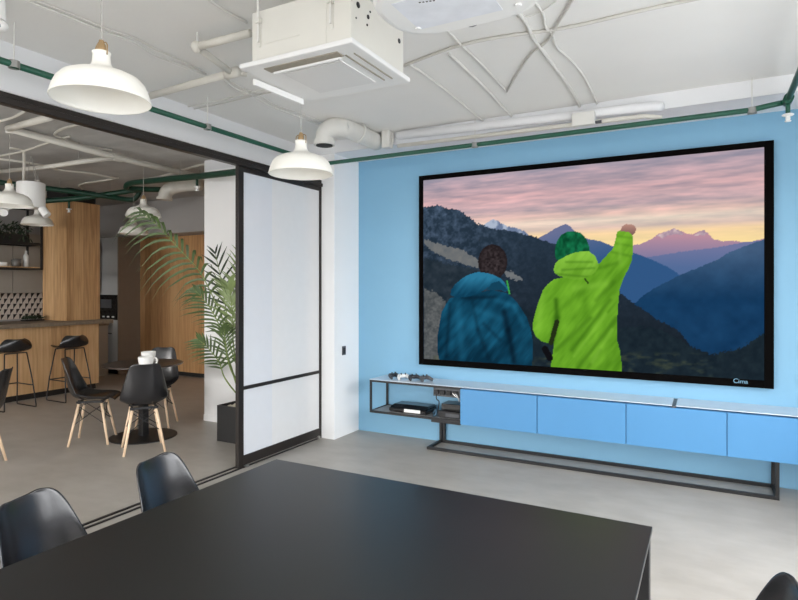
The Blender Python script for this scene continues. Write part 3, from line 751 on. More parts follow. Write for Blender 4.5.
def cup(x, y, rz, label):
    r = thing('coffee_cup', label, 'cup', (0, 0, 0), 'cups on the cafe table')
    MB().lathe([(0, .002), (.035, 0), (.04, .003), (.05, .02), (.057, .05), (.059, .078), (.056, .078), (.053, .05), (.046, .022), (.03, .01), (0, .01)], (0, 0, 0), 28).build('bowl', M_ceramic, r, smooth=True)
    MB().tube([(.054, 0, .066), (.075, 0, .068), (.085, 0, .048), (.074, 0, .028), (.05, 0, .022)], 0.006, 8, smooth_path=4).build('handle', M_ceramic, r, smooth=True)
    r.location = (x, y, 0.749); r.rotation_euler = (0, 0, rz); r.scale = (1.2, 1.2, 1.3); return r
q = onz(146, 367.3, 0.75); saucer(q.x, q.y, 'white saucer nearer the viewer on the cafe table'); cup(q.x, q.y, 0.6, 'white coffee cup nearer the viewer on the cafe table')
q2 = onz(148.5, 361.3, 0.75)
saucer(q2.x, q2.y, 'white saucer farther from the viewer on the cafe table'); cup(q2.x, q2.y, 2.6, 'white coffee cup farther from the viewer on the cafe table')

# ------------------------------------------------------------------ potted palm
PXc, PYc = -4.03, 4.36
palm = thing('potted_palm', 'tall palm in a square black planter behind the white sliding door', 'plant', (PXc, PYc, 0))
hw = 0.215; ph = 0.35
pl = MB(); w = 0.015
pl.box(PXc - hw, PXc + hw, PYc - hw, PYc - hw + w, 0, ph).box(PXc - hw, PXc + hw, PYc + hw - w, PYc + hw, 0, ph)
pl.box(PXc - hw, PXc - hw + w, PYc - hw + w, PYc + hw - w, 0, ph).box(PXc + hw - w, PXc + hw, PYc - hw + w, PYc + hw - w, 0, ph)
pl.box(PXc - hw + w, PXc + hw - w, PYc - hw + w, PYc + hw - w, 0, 0.03)
pl.build('planter', M_planter, palm)
pb = MB().box(PXc - hw + w, PXc + hw - w, PYc - hw + w, PYc + hw - w, 0.03, ph - 0.03)
for i in range(150):
    a, b = random.uniform(-1, 1), random.uniform(-1, 1)
    pb.ball((PXc + a * (hw - 0.035), PYc + b * (hw - 0.035), ph - 0.024), random.uniform(0.012, 0.02), 1.2, 1, .7, 6)
o = pb.build('pebbles', M_pebble, palm); o['kind'] = 'stuff'
def frond(path, z0, z1, n, L, m, droop=0.35, start=0.3, wid=0.024, seed=0):
    rnd = random.Random(seed)
    N = len(path); pts = [ond(x, y, z0 + (z1 - z0) * i / (N - 1)) for i, (x, y) in enumerate(path)]
    pts[0] = Vector((PXc + rnd.uniform(-.06, .06), PYc + rnd.uniform(-.06, .06), ph - 0.03))
    cur = catmull(pts, 10)
    fo = MB().tube(cur, 0.009, 6, r2=0.002).build('frond', M_stem, palm, smooth=True)
    lf = MB(); T = len(cur)
    i0 = int(T * start)
    for k in range(n):
        f = k / (n - 1); ii = i0 + f * (T - 2 - i0); i = int(ii)
        p = cur[i].lerp(cur[i + 1], ii - i); t = (cur[i + 1] - cur[i]).normalized()
        side = t.cross(Vector((0.25, -0.9, 0.35))).normalized()
        upv = side.cross(t).normalized()
        for s in (-1, 1):
            ln = L * (0.55 + 0.6 * math.sin(PI * min(1, 0.15 + f * 0.8))) * rnd.uniform(0.85, 1.1)
            if f > .9: ln *= .75
            d = (t * (0.62 + 0.5 * f) + side * s * (0.85 - .3 * f) + upv * rnd.uniform(-.25, .35)).normalized()
            wv = d.cross(upv).normalized()
            prev = p; rows = []
            for q in range(6):
                a = q / 5
                pos = p + d * ln * a + Vector((0, 0, -1)) * droop * ln * a * a * rnd.uniform(.9, 1.1)
                ww = wid * (0.35 + 1.0 * math.sin(PI * min(1, a * 0.85 + 0.12)) ) * (1 - a ** 3) * 0.5 + 0.0008
                rows.append([pos - wv * ww, pos + upv * ww * .25, pos + wv * ww])
            lf.grid(rows)
    lf.build('leaflets', m, fo, smooth=True, recalc=False)
frond([(229, 402), (228, 360), (223, 321), (212, 295), (199, 271), (180, 250), (158, 226), (141, 212)], 5.65, 5.3, 16, 0.38, M_leaf, 0.85, .45, .021, 1)
frond([(231, 402), (238, 350), (245, 315), (248, 285), (250, 255)], 5.7, 5.75, 22, 0.46, M_leaf2, 0.2, .34, .021, 2)
frond([(229, 400), (226, 380), (219, 362), (208, 348), (199, 340)], 5.65, 5.5, 11, 0.2, M_leaf, 0.3, .4, .016, 3)
frond([(230, 402), (226, 350), (219, 325), (208, 305), (195, 290)], 5.65, 5.45, 13, 0.26, M_leaf, 0.45, .4, .017, 4)
frond([(231, 402), (230, 345), (226, 310), (221, 280), (215, 252)], 5.75, 5.9, 8, 0.26, M_leafdark, 0.1, .55, .016, 5)
frond([(232, 402), (238, 372), (250, 350), (265, 340)], 5.7, 5.75, 10, 0.28, M_leaf, 0.4, .4, .016, 6)
frond([(231, 402), (234, 350), (233, 325), (231, 300), (228, 285)], 5.6, 5.5, 15, 0.3, M_leaf2, 0.25, .4, .02, 7)
frond([(230, 402), (231, 370), (226, 345), (224, 328)], 5.6, 5.45, 12, 0.24, M_leaf, 0.35, .4, .016, 8)

# ------------------------------------------------------------------ bar
BX = -8.04
bar_ = thing('bar_counter', 'oak clad bar front facing the cafe', 'bar', (-8.3, 3.5, 0))
MB().box(-8.64, BX, 1.2, 5.49, 0.08, 0.975).build('cladding', M_oak, bar_)
MB().box(-8.60, BX - 0.03, 1.2, 5.46, 0, 0.08).build('plinth', M_dark, bar_)
o = MB().box(-8.72, -7.90, 1.15, 5.63, 0.975, 1.03).build('bar_worktop', M_counter, bevel=0.003)
tag(o, 'thick concrete coloured worktop on the oak bar', 'worktop')
struct(MB().box(-8.64, -8.06, 5.01, 5.52, 1.03, 2.75).build('pillar', M_oak), 'oak clad pillar rising from the end of the bar', 'pillar')
struct(MB().box(-8.6, -8.1, 5.05, 5.48, 2.75, CZ).build('trim_7', M_dark), 'dark head of the oak pillar', 'pillar')

def make_stool():
    r = thing('bar_stool', '', 'stool', (0, 0, 0), 'bar stools along the oak bar')
    rows = []
    prof = [(-.19, .70), (-.16, .708), (-.05, .700), (.05, .700), (.12, .722), (.165, .77), (.182, .83), (.188, .868)]
    hwid = [.11, .165, .20, .205, .205, .195, .165, .10]
    pr = catmull([Vector((a, 0, b)) for a, b in prof], 2)
    hh = np.interp(np.linspace(0, 7, len(pr)), range(8), hwid)
    for i, q in enumerate(pr):
        row = []
        for j in range(11):
            u = -1 + .2 * j
            f = max(0, (i / (len(pr) - 1) - .35)) / .65
            row.append(q + Vector((-0.10 * f * u * u, u * hh[i], 0.03 * u * u * (1 - f))))
        rows.append(row)
    MB().grid(rows).build('seat_shell', M_chair, r, smooth=True, solid=0.022, subsurf=1)
    f = MB()
    for s in (-1, 1):
        f.tube([(-.10, s * .13, .688), (-.17, s * .17, .30), (-.205, s * .185, .03), (-.20, s * .185, .009), (-.17, s * .185, .008), (.19, s * .185, .008), (.215, s * .185, .012), (.215, s * .185, .04), (.17, s * .165, .35), (.11, s * .13, .692)], 0.008, 8)
    f.tube([(-.10, -.13, .688), (-.10, .13, .688)], 0.008, 8); f.tube([(.11, -.13, .692), (.11, .13, .692)], 0.008, 8)
    f.build('sled_frame', M_blackmetal, r, smooth=True)
    g = MB(); g.tube([(-.175, -.17, .28), (-.175, .17, .28)], 0.008, 8)
    for s in (-1, 1): g.tube([(-.175, s * .17, .28), (.185, s * .17, .28)], 0.007, 8)
    g.build('foot_rest', M_blackmetal, r, smooth=True)
    return r
s0 = make_stool(); s0.location = (-7.66, 4.05, 0); s0['label'] = 'black bar stool farther from the oak pillar, partly cut by the left picture edge'
dup(s0, (-7.56, 4.74, 0), 0, 'black bar stool standing nearest the oak pillar', 'bar stools along the oak bar')

# back of the bar
struct(MB().box(XL, XL + 0.02, 2.0, 6.5, 1.0, 1.42).build('trim_8', M_tile), 'black and white triangle tiled backsplash', 'backsplash')
for i, (a, b, lab) in enumerate(((2.6, 3.8, 'warm grey wall cabinet, farthest left above the triangle tiles'), (3.8, 5.0, 'warm grey wall cabinet in the middle of the row above the tiles'), (5.0, 6.4, 'warm grey wall cabinet beside the oak pillar above the tiles'))):
    c = thing('wall_cabinet', lab, 'cabinet', (XL + .17, (a + b) / 2, 1.42), 'wall cabinets above the tiles')
    MB().box(XL, XL + 0.33, a, b, 1.42, 2.35).build('body', M_kitchen2, c)
    MB().box(XL + 0.33, XL + 0.35, a + .004, b - .004, 1.42, 2.35).build('door', M_kitchen2, c, bevel=.002)
XL_ = XL; XL = XL + .03
c = thing('back_counter', 'low grey kitchen counter behind the bar', 'counter', (XL + .3, 4.2, 0))
MB().box(XL, XL + 0.6, 2.0, 6.4, 0.0, 0.86).build('body', M_kitchen2, c); MB().box(XL, XL + 0.63, 2.0, 6.4, 0.86, 0.9).build('top', M_counter, c)
tall = thing('tall_cabinet', 'tall pale grey kitchen cabinet with a built in oven', 'cabinet', (-9.3, 6.75, 0))
MB().box(XL, -9.01, 6.52, 6.93, 0.08, 2.385).build('body', M_kitchen, tall)
MB().box(XL, -9.01, 6.55, 6.93, 0.0, 0.08).build('plinth', M_dark, tall)
MB().box(-9.01, -8.985, 6.50, 6.95, 0.0, 2.385).build('side_panel', M_sidepanel, tall)
MB().box(-9.62, -9.014, 6.50, 6.52, 0.08, 0.94).build('door', M_kitchen, tall, bevel=.002)
MB().box(-9.62, -9.014, 6.50, 6.52, 1.385, 2.385).build('door', M_kitchen, tall, bevel=.002)
MB().box(-9.42, -9.16, 6.494, 6.50, 0.695, 0.715).build('handle', M_greyplastic, tall)
XL = XL_
ov = thing('oven', 'black built in oven in the tall grey cabinet', 'oven', (-9.3, 6.5, 0.945))
MB().box(-9.60, -9.02, 6.485, 6.518, 0.945, 1.38).build('front', M_gloss, ov, bevel=.003)
MB().box(-9.45, -9.15, 6.482, 6.485, 1.15, 1.30).build('window', M_greyplastic, ov)
for i in range(3): MB().box(-9.40 + i * .13, -9.34 + i * .13, 6.482, 6.485, 0.985, 1.01).build('button', M_whiteplastic, ov)

# hanging shelf above the bar
hs = thing('hanging_shelf', 'black framed shelf hanging above the bar with greenery and glasses', 'shelf', (-8.62, 4.0, 1.76))
y1 = 5.0; y0 = 2.6; fr = MB(); w = 0.025
for x in (-8.64, -9.0):
    for z in (1.765, 2.12, 2.66): fr.box(x, x + w, y0, y1, z, z + w)
    for y in (y0, 3.8, y1 - w): fr.box(x, x + w, y, y + w, 1.765, CZ)
for y in (y0, y1 - w):
    for z in (1.765, 2.12, 2.66): fr.box(-9.0, -8.64, y, y + w, z, z + w)
fr.build('frame', M_blackmetal, hs)
MB().box(-8.975, -8.645, y0 + w, y1 - w, 1.79, 1.805).build('shelf_board', M_oak, hs)
MB().box(-8.975, -8.645, y0 + w, y1 - w, 2.145, 2.16).build('shelf_board', M_blackmetal, hs)
pg = thing('trough_planter', 'black trough of dark trailing greenery on the hanging shelf', 'plant', (-8.81, 4.4, 2.16))
MB().box(-8.93, -8.69, 3.3, 4.85, 2.16, 2.27).build('trough', M_blackmetal, pg)
lf = MB()
for i in range(900):
    y = random.uniform(3.3, 4.86); x = random.uniform(-8.96, -8.66); z = random.uniform(2.2, 2.42)
    d = Vector((random.uniform(-.4, .6), random.uniform(-.6, .6), random.uniform(-.9, .7))).normalized() * random.uniform(.05, .11)
    s = Vector((random.uniform(-1, 1), random.uniform(-1, 1), random.uniform(-1, 1))).cross(d).normalized() * .012
    a = Vector((x, y, z)); lf.grid([[a - s * .2, a + s * .2], [a + d * .5 - s, a + d * .5 + s], [a + d - s * .1, a + d + s * .1]])
lf.build('foliage', M_leafdark, pg, recalc=False)
def jar(px, z, h, r_, m, label, name, cat):
    q = onx(px, 268, -8.78)
    o = MB().lathe([(0, 0), (r_ * .9, 0), (r_, .01), (r_, h * .6), (r_ * .85, h * .72), (r_ * .42, h * .8), (r_ * .4, h), (r_ * .3, h), (r_ * .3, h * .8), (0, h * .78)], (0, 0, 0), 20).build(name, m, smooth=True)
    o.location = (-8.78, q.y, z); return tag(o, label, cat)
jar(26, 1.805, 0.24, 0.04, M_bottle, 'tall pale bottle on the hanging shelf', 'bottle', 'bottle')
def glass(px, dx, r_, h, label, m=None):
    q = onx(px, 268, -8.78)
    o = MB().lathe([(0, 0), (r_ * .8, 0), (r_ * .95, h * .3), (r_, h), (r_ * .92, h), (r_ * .86, h * .3), (r_ * .7, .01), (0, .01)], (0, 0, 0), 20).build('glass_bowl', m or M_clear, smooth=True)
    o.location = (-8.78 + dx, q.y, 1.805); return tag(o, label, 'glass', 'glasses on the hanging shelf')
glass(14, .05, .06, .10, 'smoked glass tumbler on the hanging shelf, left of the pale bottle')
glass(19, -.05, .055, .12, 'smoked glass tumbler on the hanging shelf, right behind the pale bottle')
glass(2, .0, .075, .06, 'low white bowl at the left of the hanging shelf', M_ceramic)
hb = thing('herb_planter', 'small low planter of green herbs on the bar beside the pillar', 'plant', (-8.55, 4.82, 1.03))
hc = onx(34, 318, -8.5)
MB().box(-8.58, -8.45, hc.y - .14, hc.y + .12, 1.03, 1.05).build('tray', M_blackmetal, hb)
lf = MB()
for i in range(260):
    a = Vector((random.uniform(-8.58, -8.45), random.uniform(hc.y - .14, hc.y + .12), random.uniform(1.05, 1.09)))
    d = Vector((random.uniform(-.5, .5), random.uniform(-.5, .5), random.uniform(.1, .8))).normalized() * random.uniform(.02, .045)
    s = Vector((random.uniform(-1, 1), random.uniform(-1, 1), random.uniform(-1, 1))).cross(d).normalized() * .008
    lf.grid([[a - s * .2, a + s * .2], [a + d * .5 - s, a + d * .5 + s], [a + d - s * .1, a + d + s * .1]])
lf.build('foliage', M_leafdark, hb, recalc=False)

# ------------------------------------------------------------------ pendant lamps
def make_pendant():
    r = thing('pendant_lamp', '', 'lamp', (0, 0, 0))
    out = [(.190, .0), (.192, .004), (.188, .016), (.180, .045), (.168, .072), (.148, .094), (.118, .108), (.085, .118), (.058, .128), (.044, .140), (.037, .155), (.034, .175), (.0335, .192), (.036, .194), (.036, .200), (.03, .203), (0, .203)]
    inn = [(.0, .15), (.03, .15), (.04, .135), (.06, .120), (.085, .111), (.118, .101), (.145, .087), (.164, .066), (.175, .042), (.184, .014), (.187, .002), (.190, 0)]
    MB().lathe(inn + out[1:], (0, 0, 0), 56).build('lamp_shade', M_lampwhite, r, smooth=True)
    MB().lathe([(0, .2), (.016, .203), (.018, .215), (.017, .232), (.011, .242), (.010, .25), (.004, .252), (0, .252)], (0, 0, 0), 20).build('brass_cap', M_brass, r, smooth=True)
    MB().tube([(-.036, 0, .185), (-.037, 0, .225), (-.028, 0, .237), (0, 0, .239), (.028, 0, .237), (.037, 0, .225), (.036, 0, .185)], 0.0028, 6).build('wire_bail', M_brass, r, smooth=True)
    return r
def cord(r, z, x, y):
    o = MB().tube([(0, 0, .25), (0, 0, CZ - z)], 0.0025, 6); ob = o.build('cord', M_cord); ob.parent = r
    o = MB().lathe([(0, CZ - z - .03), (.03, CZ - z - .028), (.035, CZ - z), (0, CZ - z)], (0, 0, 0), 16); ob = o.build('ceiling_rose', M_cable); ob.parent = r
pend0 = make_pendant()
cafe = 'white dome pendants in the cafe'; room = 'white dome pendants in the meeting room'
spec = [((101.5, 101), 2.38, 'white dome pendant lamp with brass cap, nearest the viewer at upper left', room),
        ((301, 174.5), 3.45, 'white dome pendant lamp below the ceiling air conditioner', room),
        ((9.5, 206), 5.3, 'cream dome pendant lamp in front of the round drum lamp', cafe),
        ((37.3, 225), 7.7, 'cream dome pendant lamp below a small spot head, before the oak pillar', cafe),
        ((143.5, 217), 6.6, 'cream dome pendant lamp whose shade the tip of the palm crosses', cafe),
        ((133.5, 234), 7.9, 'cream dome pendant lamp just below another dome lamp beside the palm', cafe)]
pl_ = []
for i, ((px, py), zc_, lab, gr) in enumerate(spec):
    q = ond(px, py, zc_)
    r = pend0 if i == 0 else dup(pend0, q)
    pl_.append((r, q)); r.location = q; r['label'] = lab; r['group'] = gr
for r, q in pl_: cord(r, q.z, q.x, q.y)

# ------------------------------------------------------------------ ceiling air conditioner
az = 2.55
ac = thing('ceiling_air_conditioner', 'white ceiling air conditioner cassette hanging on rods', 'air conditioner', (-1.67, 2.36, az))
ax0, ax1, ay0, ay1 = -1.99, -1.345, 2.085, 2.64
pn = MB()
pn.box(ax0, ax1, ay0, ay1, az + 0.006, az + 0.03)
pn.build('face_panel', M_acpanel, ac, bevel=0.006)
MB().box(ax0 + 0.055, ax1 - 0.025, ay0 + 0.03, ay1 - 0.03, az + 0.03, az + 0.275).build('body', M_ac, ac, bevel=0.003)
MB().box(ax0 + 0.15, ax1 - 0.15, ay0 + 0.14, ay1 - 0.1, az + 0.0, az + 0.006).build('intake_grille', M_perf, ac, bevel=0.002)
MB().box(ax0 + 0.11, ax1 - 0.11, ay0 + 0.05, ay0 + 0.105, az + 0.002, az + 0.006).build('air_slot', M_beige, ac)
MB().box(ax0 + 0.13, ax1 - 0.13, ay0 + 0.098, ay0 + 0.118, az - 0.006, az + 0.004, Matrix.Rotation(.3, 3, 'X')).build('louvre', M_acpanel, ac)
MB().box(ax1 - 0.1, ax1 - 0.095, ay0 + 0.1, ay1 - 0.1, az + 0.001, az + 0.006).build('air_slot', M_beige, ac)
MB().box(ax1 - 0.055, ax1 - 0.05, ay0 + 0.1, ay1 - 0.1, az + 0.001, az + 0.006).build('air_slot', M_beige, ac)
a = onz(254, 82, az - 0.01); b = onz(303, 102, az - 0.01)
MB().bar(a, b, 0.012, 0.03).build('louvre', M_whiteplastic, ac)
q = onz(304, 68, az); MB().box(q.x - .012, q.x + .012, ay0 + .105, ay0 + .118, az - 0.001, az + .006).build('sensor', M_brass, ac)
for px, py, r_ in ((358, 5, .022), (368, 17, .016), (370, 12, .008), (367, 25, .009), (356, 18, .007), (399, 41, .02)):
    q = onx(px, py, ax1 - 0.025)
    MB().tube([(ax1 - 0.028, q.y, q.z), (ax1 - 0.0225, q.y, q.z)], r_ * .62, 14).build('port', M_dark, ac)
yb = ay0 + 0.03
for px in (260, 332):
    q = ony(px, 30, yb)
    MB().tube([(q.x, yb - .014, az + 0.12), (q.x, yb - .014, CZ)], 0.005, 8).build('hanger_rod', M_cable, ac)
    MB().box(q.x - .012, q.x + .012, yb - .024, yb, az + .21, az + .235).box(q.x - .007, q.x + .007, yb - .004, yb, az + .1, az + .21).build('bracket', M_ac, ac)
for x, y in ((ax0 + .1, ay1 - .05), (ax1 - .06, ay1 - .05)):
    MB().tube([(x, y, az + .28), (x, y, CZ)], .005, 8).build('hanger_rod', M_cable, ac)
MB().box(-1.50, -1.497, yb - .002, yb, az + .03, az + .27).build('cover_seam', M_ac, ac)
MB().box(ax0 + .13, ax0 + .34, yb - .002, yb, az + .11, az + .113).build('cover_seam', M_ac, ac)

# ------------------------------------------------------------------ projector
pc = Vector((-0.80, 1.93, 2.52))
pj = thing('ceiling_projector', 'white rounded projector hanging above the table and aimed at the screen', 'projector', pc)
def out_shape(n=40, sx=.30, sy=.20):
    pts = []
    for k in range(n):
        a = 2 * PI * k / n; c, s = math.cos(a), math.sin(a)
        pts.append(Vector((sx * math.copysign(abs(c) ** .55, c), sy * math.copysign(abs(s) ** .75, s), 0)))
    return pts
lay_ = [(.90, 0.0), (.97, .006), (1.0, .025), (1.0, .10), (.96, .125), (.85, .135)]
b = MB(); rings = []
ps = out_shape()
R_ = Matrix.Rotation(math.radians(0), 3, 'Z')
for s_, z in lay_: rings.append([b.bm.verts.new(pc + R_ @ (v * s_) + Vector((0, 0, z))) for v in ps])
for r1, r2 in zip(rings, rings[1:]):
    for k in range(len(ps)): b.bm.faces.new((r1[k], r1[(k + 1) % len(ps)], r2[(k + 1) % len(ps)], r2[k]))
b.bm.faces.new(rings[0][::-1]); b.bm.faces.new(rings[-1])
b.build('body', M_whiteplastic, pj, smooth=False, bevel=0.0)
MB().tube([pc + Vector((-.02, .17, .06)), pc + Vector((-.02, .222, .06))], .045, 24).build('lens_ring', M_greyplastic, pj, smooth=False)
MB().ball(pc + Vector((-.02, .215, .06)), .036, 1, .4, 1, 16).build('lens', M_gloss, pj, smooth=True)
MB().lathe([(0, .15), (.05, .15), (.05, .135), (.022, .16), (.022, CZ - pc.z - .01), (.08, CZ - pc.z - .01), (.08, CZ - pc.z), (0, CZ - pc.z)], pc, 24).build('ceiling_mount', M_whiteplastic, pj)
for dx, dy in ((-.2, .1), (.2, .1), (0, -.12)): MB().lathe([(0, 0.002), (.012, .002), (.012, -.006), (0, -.006)], pc + Vector((dx, dy, 0)), 14).build('foot', M_whiteplastic, pj)
MB().box(pc.x - .2, pc.x + .14, pc.y - .12, pc.y + .11, pc.z - .002, pc.z + .001).build('underside_plate', mat('pale_blue_grey_plate', rgb(230, 233, 239), 0.4), pj)
mk = MB()
for i, (px, py) in enumerate(((420, 2.6), (423.5, 2.2), (427, 1.8), (430.5, 1.2), (434, .8))):
    q = onz(px, py, pc.z - .003); mk.box(q.x - .004, q.x + .003, q.y - .003, q.y + .003, q.z, q.z + .001)
mk.build('lettering', M_blackmetal, pj)
for px, py in ((446, 28), (469, 23.5)):
    q = onz(px, py, pc.z + .012); MB().box(q.x - .012, q.x + .012, q.y - .008, q.y + .008, q.z, q.z + .012).build('clip', M_greyplastic, pj)

# ------------------------------------------------------------------ green sprinkler pipes
gz = 2.72; gy = 4.64; gx = -3.34
gp = thing('sprinkler_pipe', 'long green sprinkler pipe running around the meeting room', 'pipe', (gx, gy, gz))
ex = ony(787, 103, gy).x
gpts = [(gx, YN, gz), (gx, gy - .07, gz), (gx + .015, gy - .015, gz), (gx + .07, gy, gz), (0.26, gy, gz + .005), (ex - 0.1, gy, gz + .02), (ex - .01, gy, gz + .03)]
MB().tube([Vector(q) for q in gpts], 0.019, 12).build('run', M_green, gp, smooth=True)
MB().tube([(ex, gy + .02, gz + .03), (ex, YN, gz + .03)], 0.02, 12).build('run', M_green, gp, smooth=True)
MB().tube([(ex, gy + .01, gz + .03), (ex, gy - .11, gz + .03)], 0.03, 12).build('tee', M_green, gp, smooth=True)
hr = []
for q in (onx(207.5, 128, gx), onx(14, 58, gx)): hr.append((gx, q.y))
for px, py in ((309, 160), (475, 146), (752, 111)): hr.append((ony(px, py, gy).x, gy))
for x, y in hr:
    MB().tube([(x, y, gz), (x, y, CZ)], .0035, 6).build('hanger_rod', M_cable, gp)
    MB().lathe([(.026, -.02), (.029, -.02), (.029, .02), (.026, .02), (.026, -.02)], (x, y, gz), 14).build('clamp', M_metal, gp)
def sprinkler(p_, drop, parent, m):
    x, y, z = p_
    MB().tube([(x, y, z), (x, y, z - drop)], .014, 10).build('drop_pipe', m, parent, smooth=True)
    s = MB(); s.lathe([(.0, 0), (.03, 0), (.036, -.006), (.03, -.012), (.012, -.014), (0, -.014)], (x, y, z - drop), 18)
    s.lathe([(.0, -.014), (.012, -.014), (.015, -.03), (.011, -.042), (.02, -.045), (.018, -.05), (0, -.05)], (x, y, z - drop), 14)
    return s.build('sprinkler_head', M_whiteplastic, parent, smooth=True)
sprinkler((ex, gy - .05, gz + .02), 0.085, gp, M_green)
gp2 = thing('cafe_sprinkler_pipe', 'dark green pipe in the cafe bending back near the white pier', 'pipe', ond(130, 184, 7.2))
MB().tube([ond(x, y, z) for x, y, z in ((240, 171.5, 5.75), (215, 174.5, 6.0), (180, 178, 6.5), (140, 182, 7.1), (130, 183.5, 7.25), (126.5, 186, 7.3), (130, 188.5, 7.4), (160, 189.5, 7.6), (185, 189, 7.8))], .035, 12, smooth_path=4).build('run', M_dgreen, gp2, smooth=True)
sprinkler(ond(197, 177, 6.25), .1, gp2, M_dgreen)
gp3 = thing('cafe_sprinkler_pipe', 'dark green pipe in the cafe running above the oak pillar with an upturned end', 'pipe', ond(90, 194, 8))
MB().tube([ond(x, y, z) for x, y, z in ((-10, 181, 7.2), (45, 188, 7.5), (100, 195.5, 7.8), (128, 199.5, 8.0), (135, 198.5, 8.0), (139, 193, 8.0), (140, 188, 8.0))], .033, 12, smooth_path=4).build('run', M_dgreen, gp3, smooth=True)
gp4 = thing('cafe_sprinkler_pipe', 'dark green pipe in the cafe with a white sprinkler before the oak pillar', 'pipe', ond(69, 199, 7.9))
MB().tube([ond(x, y, z) for x, y, z in ((30, 202, 7.6), (50, 200.5, 7.7), (80, 198, 7.8), (130, 191, 7.9), (145, 189.5, 7.95))], .035, 12, smooth_path=4).build('run', M_dgreen, gp4, smooth=True)
sprinkler(ond(69, 199, 7.77), .13, gp4, M_dgreen)
for g_, (x, y, z) in ((gp2, (180, 178, 6.5)), (gp3, (60, 190, 7.58)), (gp4, (110, 194, 7.86))):
    q = ond(x, y, z); MB().tube([q, (q.x, q.y, CZ)], .004, 6).build('hanger_rod', M_metal, g_)

# ------------------------------------------------------------------ ducts and white pipes
dk = thing('air_duct', 'fat white elbow duct beside the green pipe in the room corner', 'duct', ony(350, 133, 4.5))
q1 = ony(377, 142, 4.69); zz = q1.z
near = onx(344, 130, q1.x)
ns = Vector((q1.x, near.y, zz))
MB().tube([q1, ns + Vector((0, .1, 0)), ns + Vector((-.015, .02, 0)), ns + Vector((-.07, -.055, -.005)), ns + Vector((-.135, -.07, -.045)), ns + Vector((-.155, -.07, -.12))], .08, 20, smooth_path=5).build('tube', M_cable, dk, smooth=True)
e_ = ns + Vector((-.155, -.07, -.12))
MB().tube([e_ + Vector((0, 0, .01)), e_ + Vector((0, 0, -.03))], .09, 20).build('collar', M_cable, dk)
MB().tube([e_ + Vector((0, 0, -.03)), e_ + Vector((0, 0, -.036))], .072, 16).build('opening', M_dark, dk)
sx_ = ns.lerp(q1, .35)
MB().tube([sx_ + Vector((.02, 0, CZ - zz)), sx_ + Vector((.09, 0, .05)), sx_ + Vector((.087, 0, -.02)), sx_ + Vector((.04, 0, -.075)), sx_ + Vector((.0, 0, -.087))], .007, 8, smooth_path=4).build('strap', M_cable, dk, smooth=True)
bx = thing('junction_box', 'white box on the ceiling beam beside the fat duct', 'box', ony(387, 141, 4.66))
q = bx.location
MB().box(q.x - .035, q.x + .045, 4.61, 4.70, q.z - .07, q.z + .09).build('body', M_cable, bx, bevel=.01)
MB().tube([(q.x + .06, 4.66, CZ - .01), (q.x + .06, 4.66, q.z - .02), (q.x + .04, 4.66, q.z - .05)], .01, 8).build('conduit', M_cable, bx)
a_, b_ = ony(398, 136, 4.655), ony(650, 106.5, 4.655)
lp_ = thing('beam_pipe', 'long pale pipe along the ceiling beam above the green pipe', 'pipe', a_.lerp(b_, .5))
MB().tube([a_, b_, b_ + Vector((.05, .02, 0)), b_ + Vector((.07, .05, 0))], .036, 14).build('run', M_beamwhite, lp_, smooth=True)
MB().tube([ony(398, 146, 4.64), ony(645, 116, 4.64), ony(662, 118, 4.66)], .018, 8).build('conduit', M_pipe, lp_, smooth=True)
q = ony(583.5, 120.5, 4.6)
o = thing('junction_box', 'white rectangular box on the pale pipe above the screen', 'box', q)
MB().box(q.x - .085, q.x + .085, 4.57, 4.63, q.z - .04, q.z + .06).build('body', M_cable, o, bevel=.005)
MB().tube([(q.x + .085, 4.62, q.z - .02), (q.x + .13, 4.62, q.z - .02)], .012, 8).build('gland', M_greyplastic, o)

wp = thing('drain_pipe', 'white drain pipe with couplings beside the ceiling air conditioner', 'pipe', onz(200, 48, 2.87))
pa, pb_, pc_, pd_, pe_ = onz(197, 47, 2.87), onz(250, 33, 2.87), onz(232, 73, 2.87), onz(150, 96, 2.87), onz(247, 74.5, 2.87)
pb_ = onz(250, 33, 2.87)
MB().tube([pa, pb_], .022, 10).build('run', M_pipe, wp, smooth=True)
MB().tube([pa, pc_], .02, 10).build('run', M_pipe, wp, smooth=True)
MB().tube([pd_, pc_], .024, 10).build('run', M_pipe, wp, smooth=True)
MB().tube([pc_, pe_], .015, 10).build('run', M_pipe, wp, smooth=True)
dv = (pc_ - pd_).normalized()
MB().tube([pc_ - dv * .05, pc_ + dv * .05], .033, 12).build('coupling', M_pipe, wp, smooth=True)
MB().ball(pa, .034, n=12).build('elbow', M_pipe, wp, smooth=True)
MB().tube([pa, (pa.x, pa.y, CZ)], .006, 8).build('hanger_rod', M_cable, wp)

# ------------------------------------------------------------------ ceiling cables
G = 'cables fixed to the meeting room ceiling'
def ccable(pts, r, label, m=M_cable, z=CZ - .01, sp=4, group=G):
    r *= .8
    o = MB().tube([onz(x, y, z) for x, y in pts], r, 6, smooth_path=sp).build('ceiling_cable', m, smooth=True)
    return tag(o, label, 'cable', group)
ccable([(14, -4), (53, 11), (108, 33), (131, 41), (152, 54), (172, 62), (206, 75)], .007, 'white cable on the ceiling behind the nearest pendant, the outer one of a pair')
ccable([(22, -4), (58, 9), (110, 30), (133, 37.5), (155, 49), (176, 58), (206, 74)], .007, 'white cable on the ceiling behind the nearest pendant, the inner one of a pair', M_cabled)
ccable([(225, 81), (236, 89), (249, 94), (256, 98), (270, 106), (299, 117), (324, 127)], .007, 'white cable between the drain pipe coupling and the elbow duct, lower of two')
ccable([(228, 80), (240, 87), (252, 92), (262, 97), (275, 105), (301, 114), (326, 124)], .006, 'white cable between the drain pipe coupling and the elbow duct, upper of two', M_cabled)
ccable([(204, -3), (225, 11), (247, 23)], .008, 'white cable running into the top of the air conditioner')
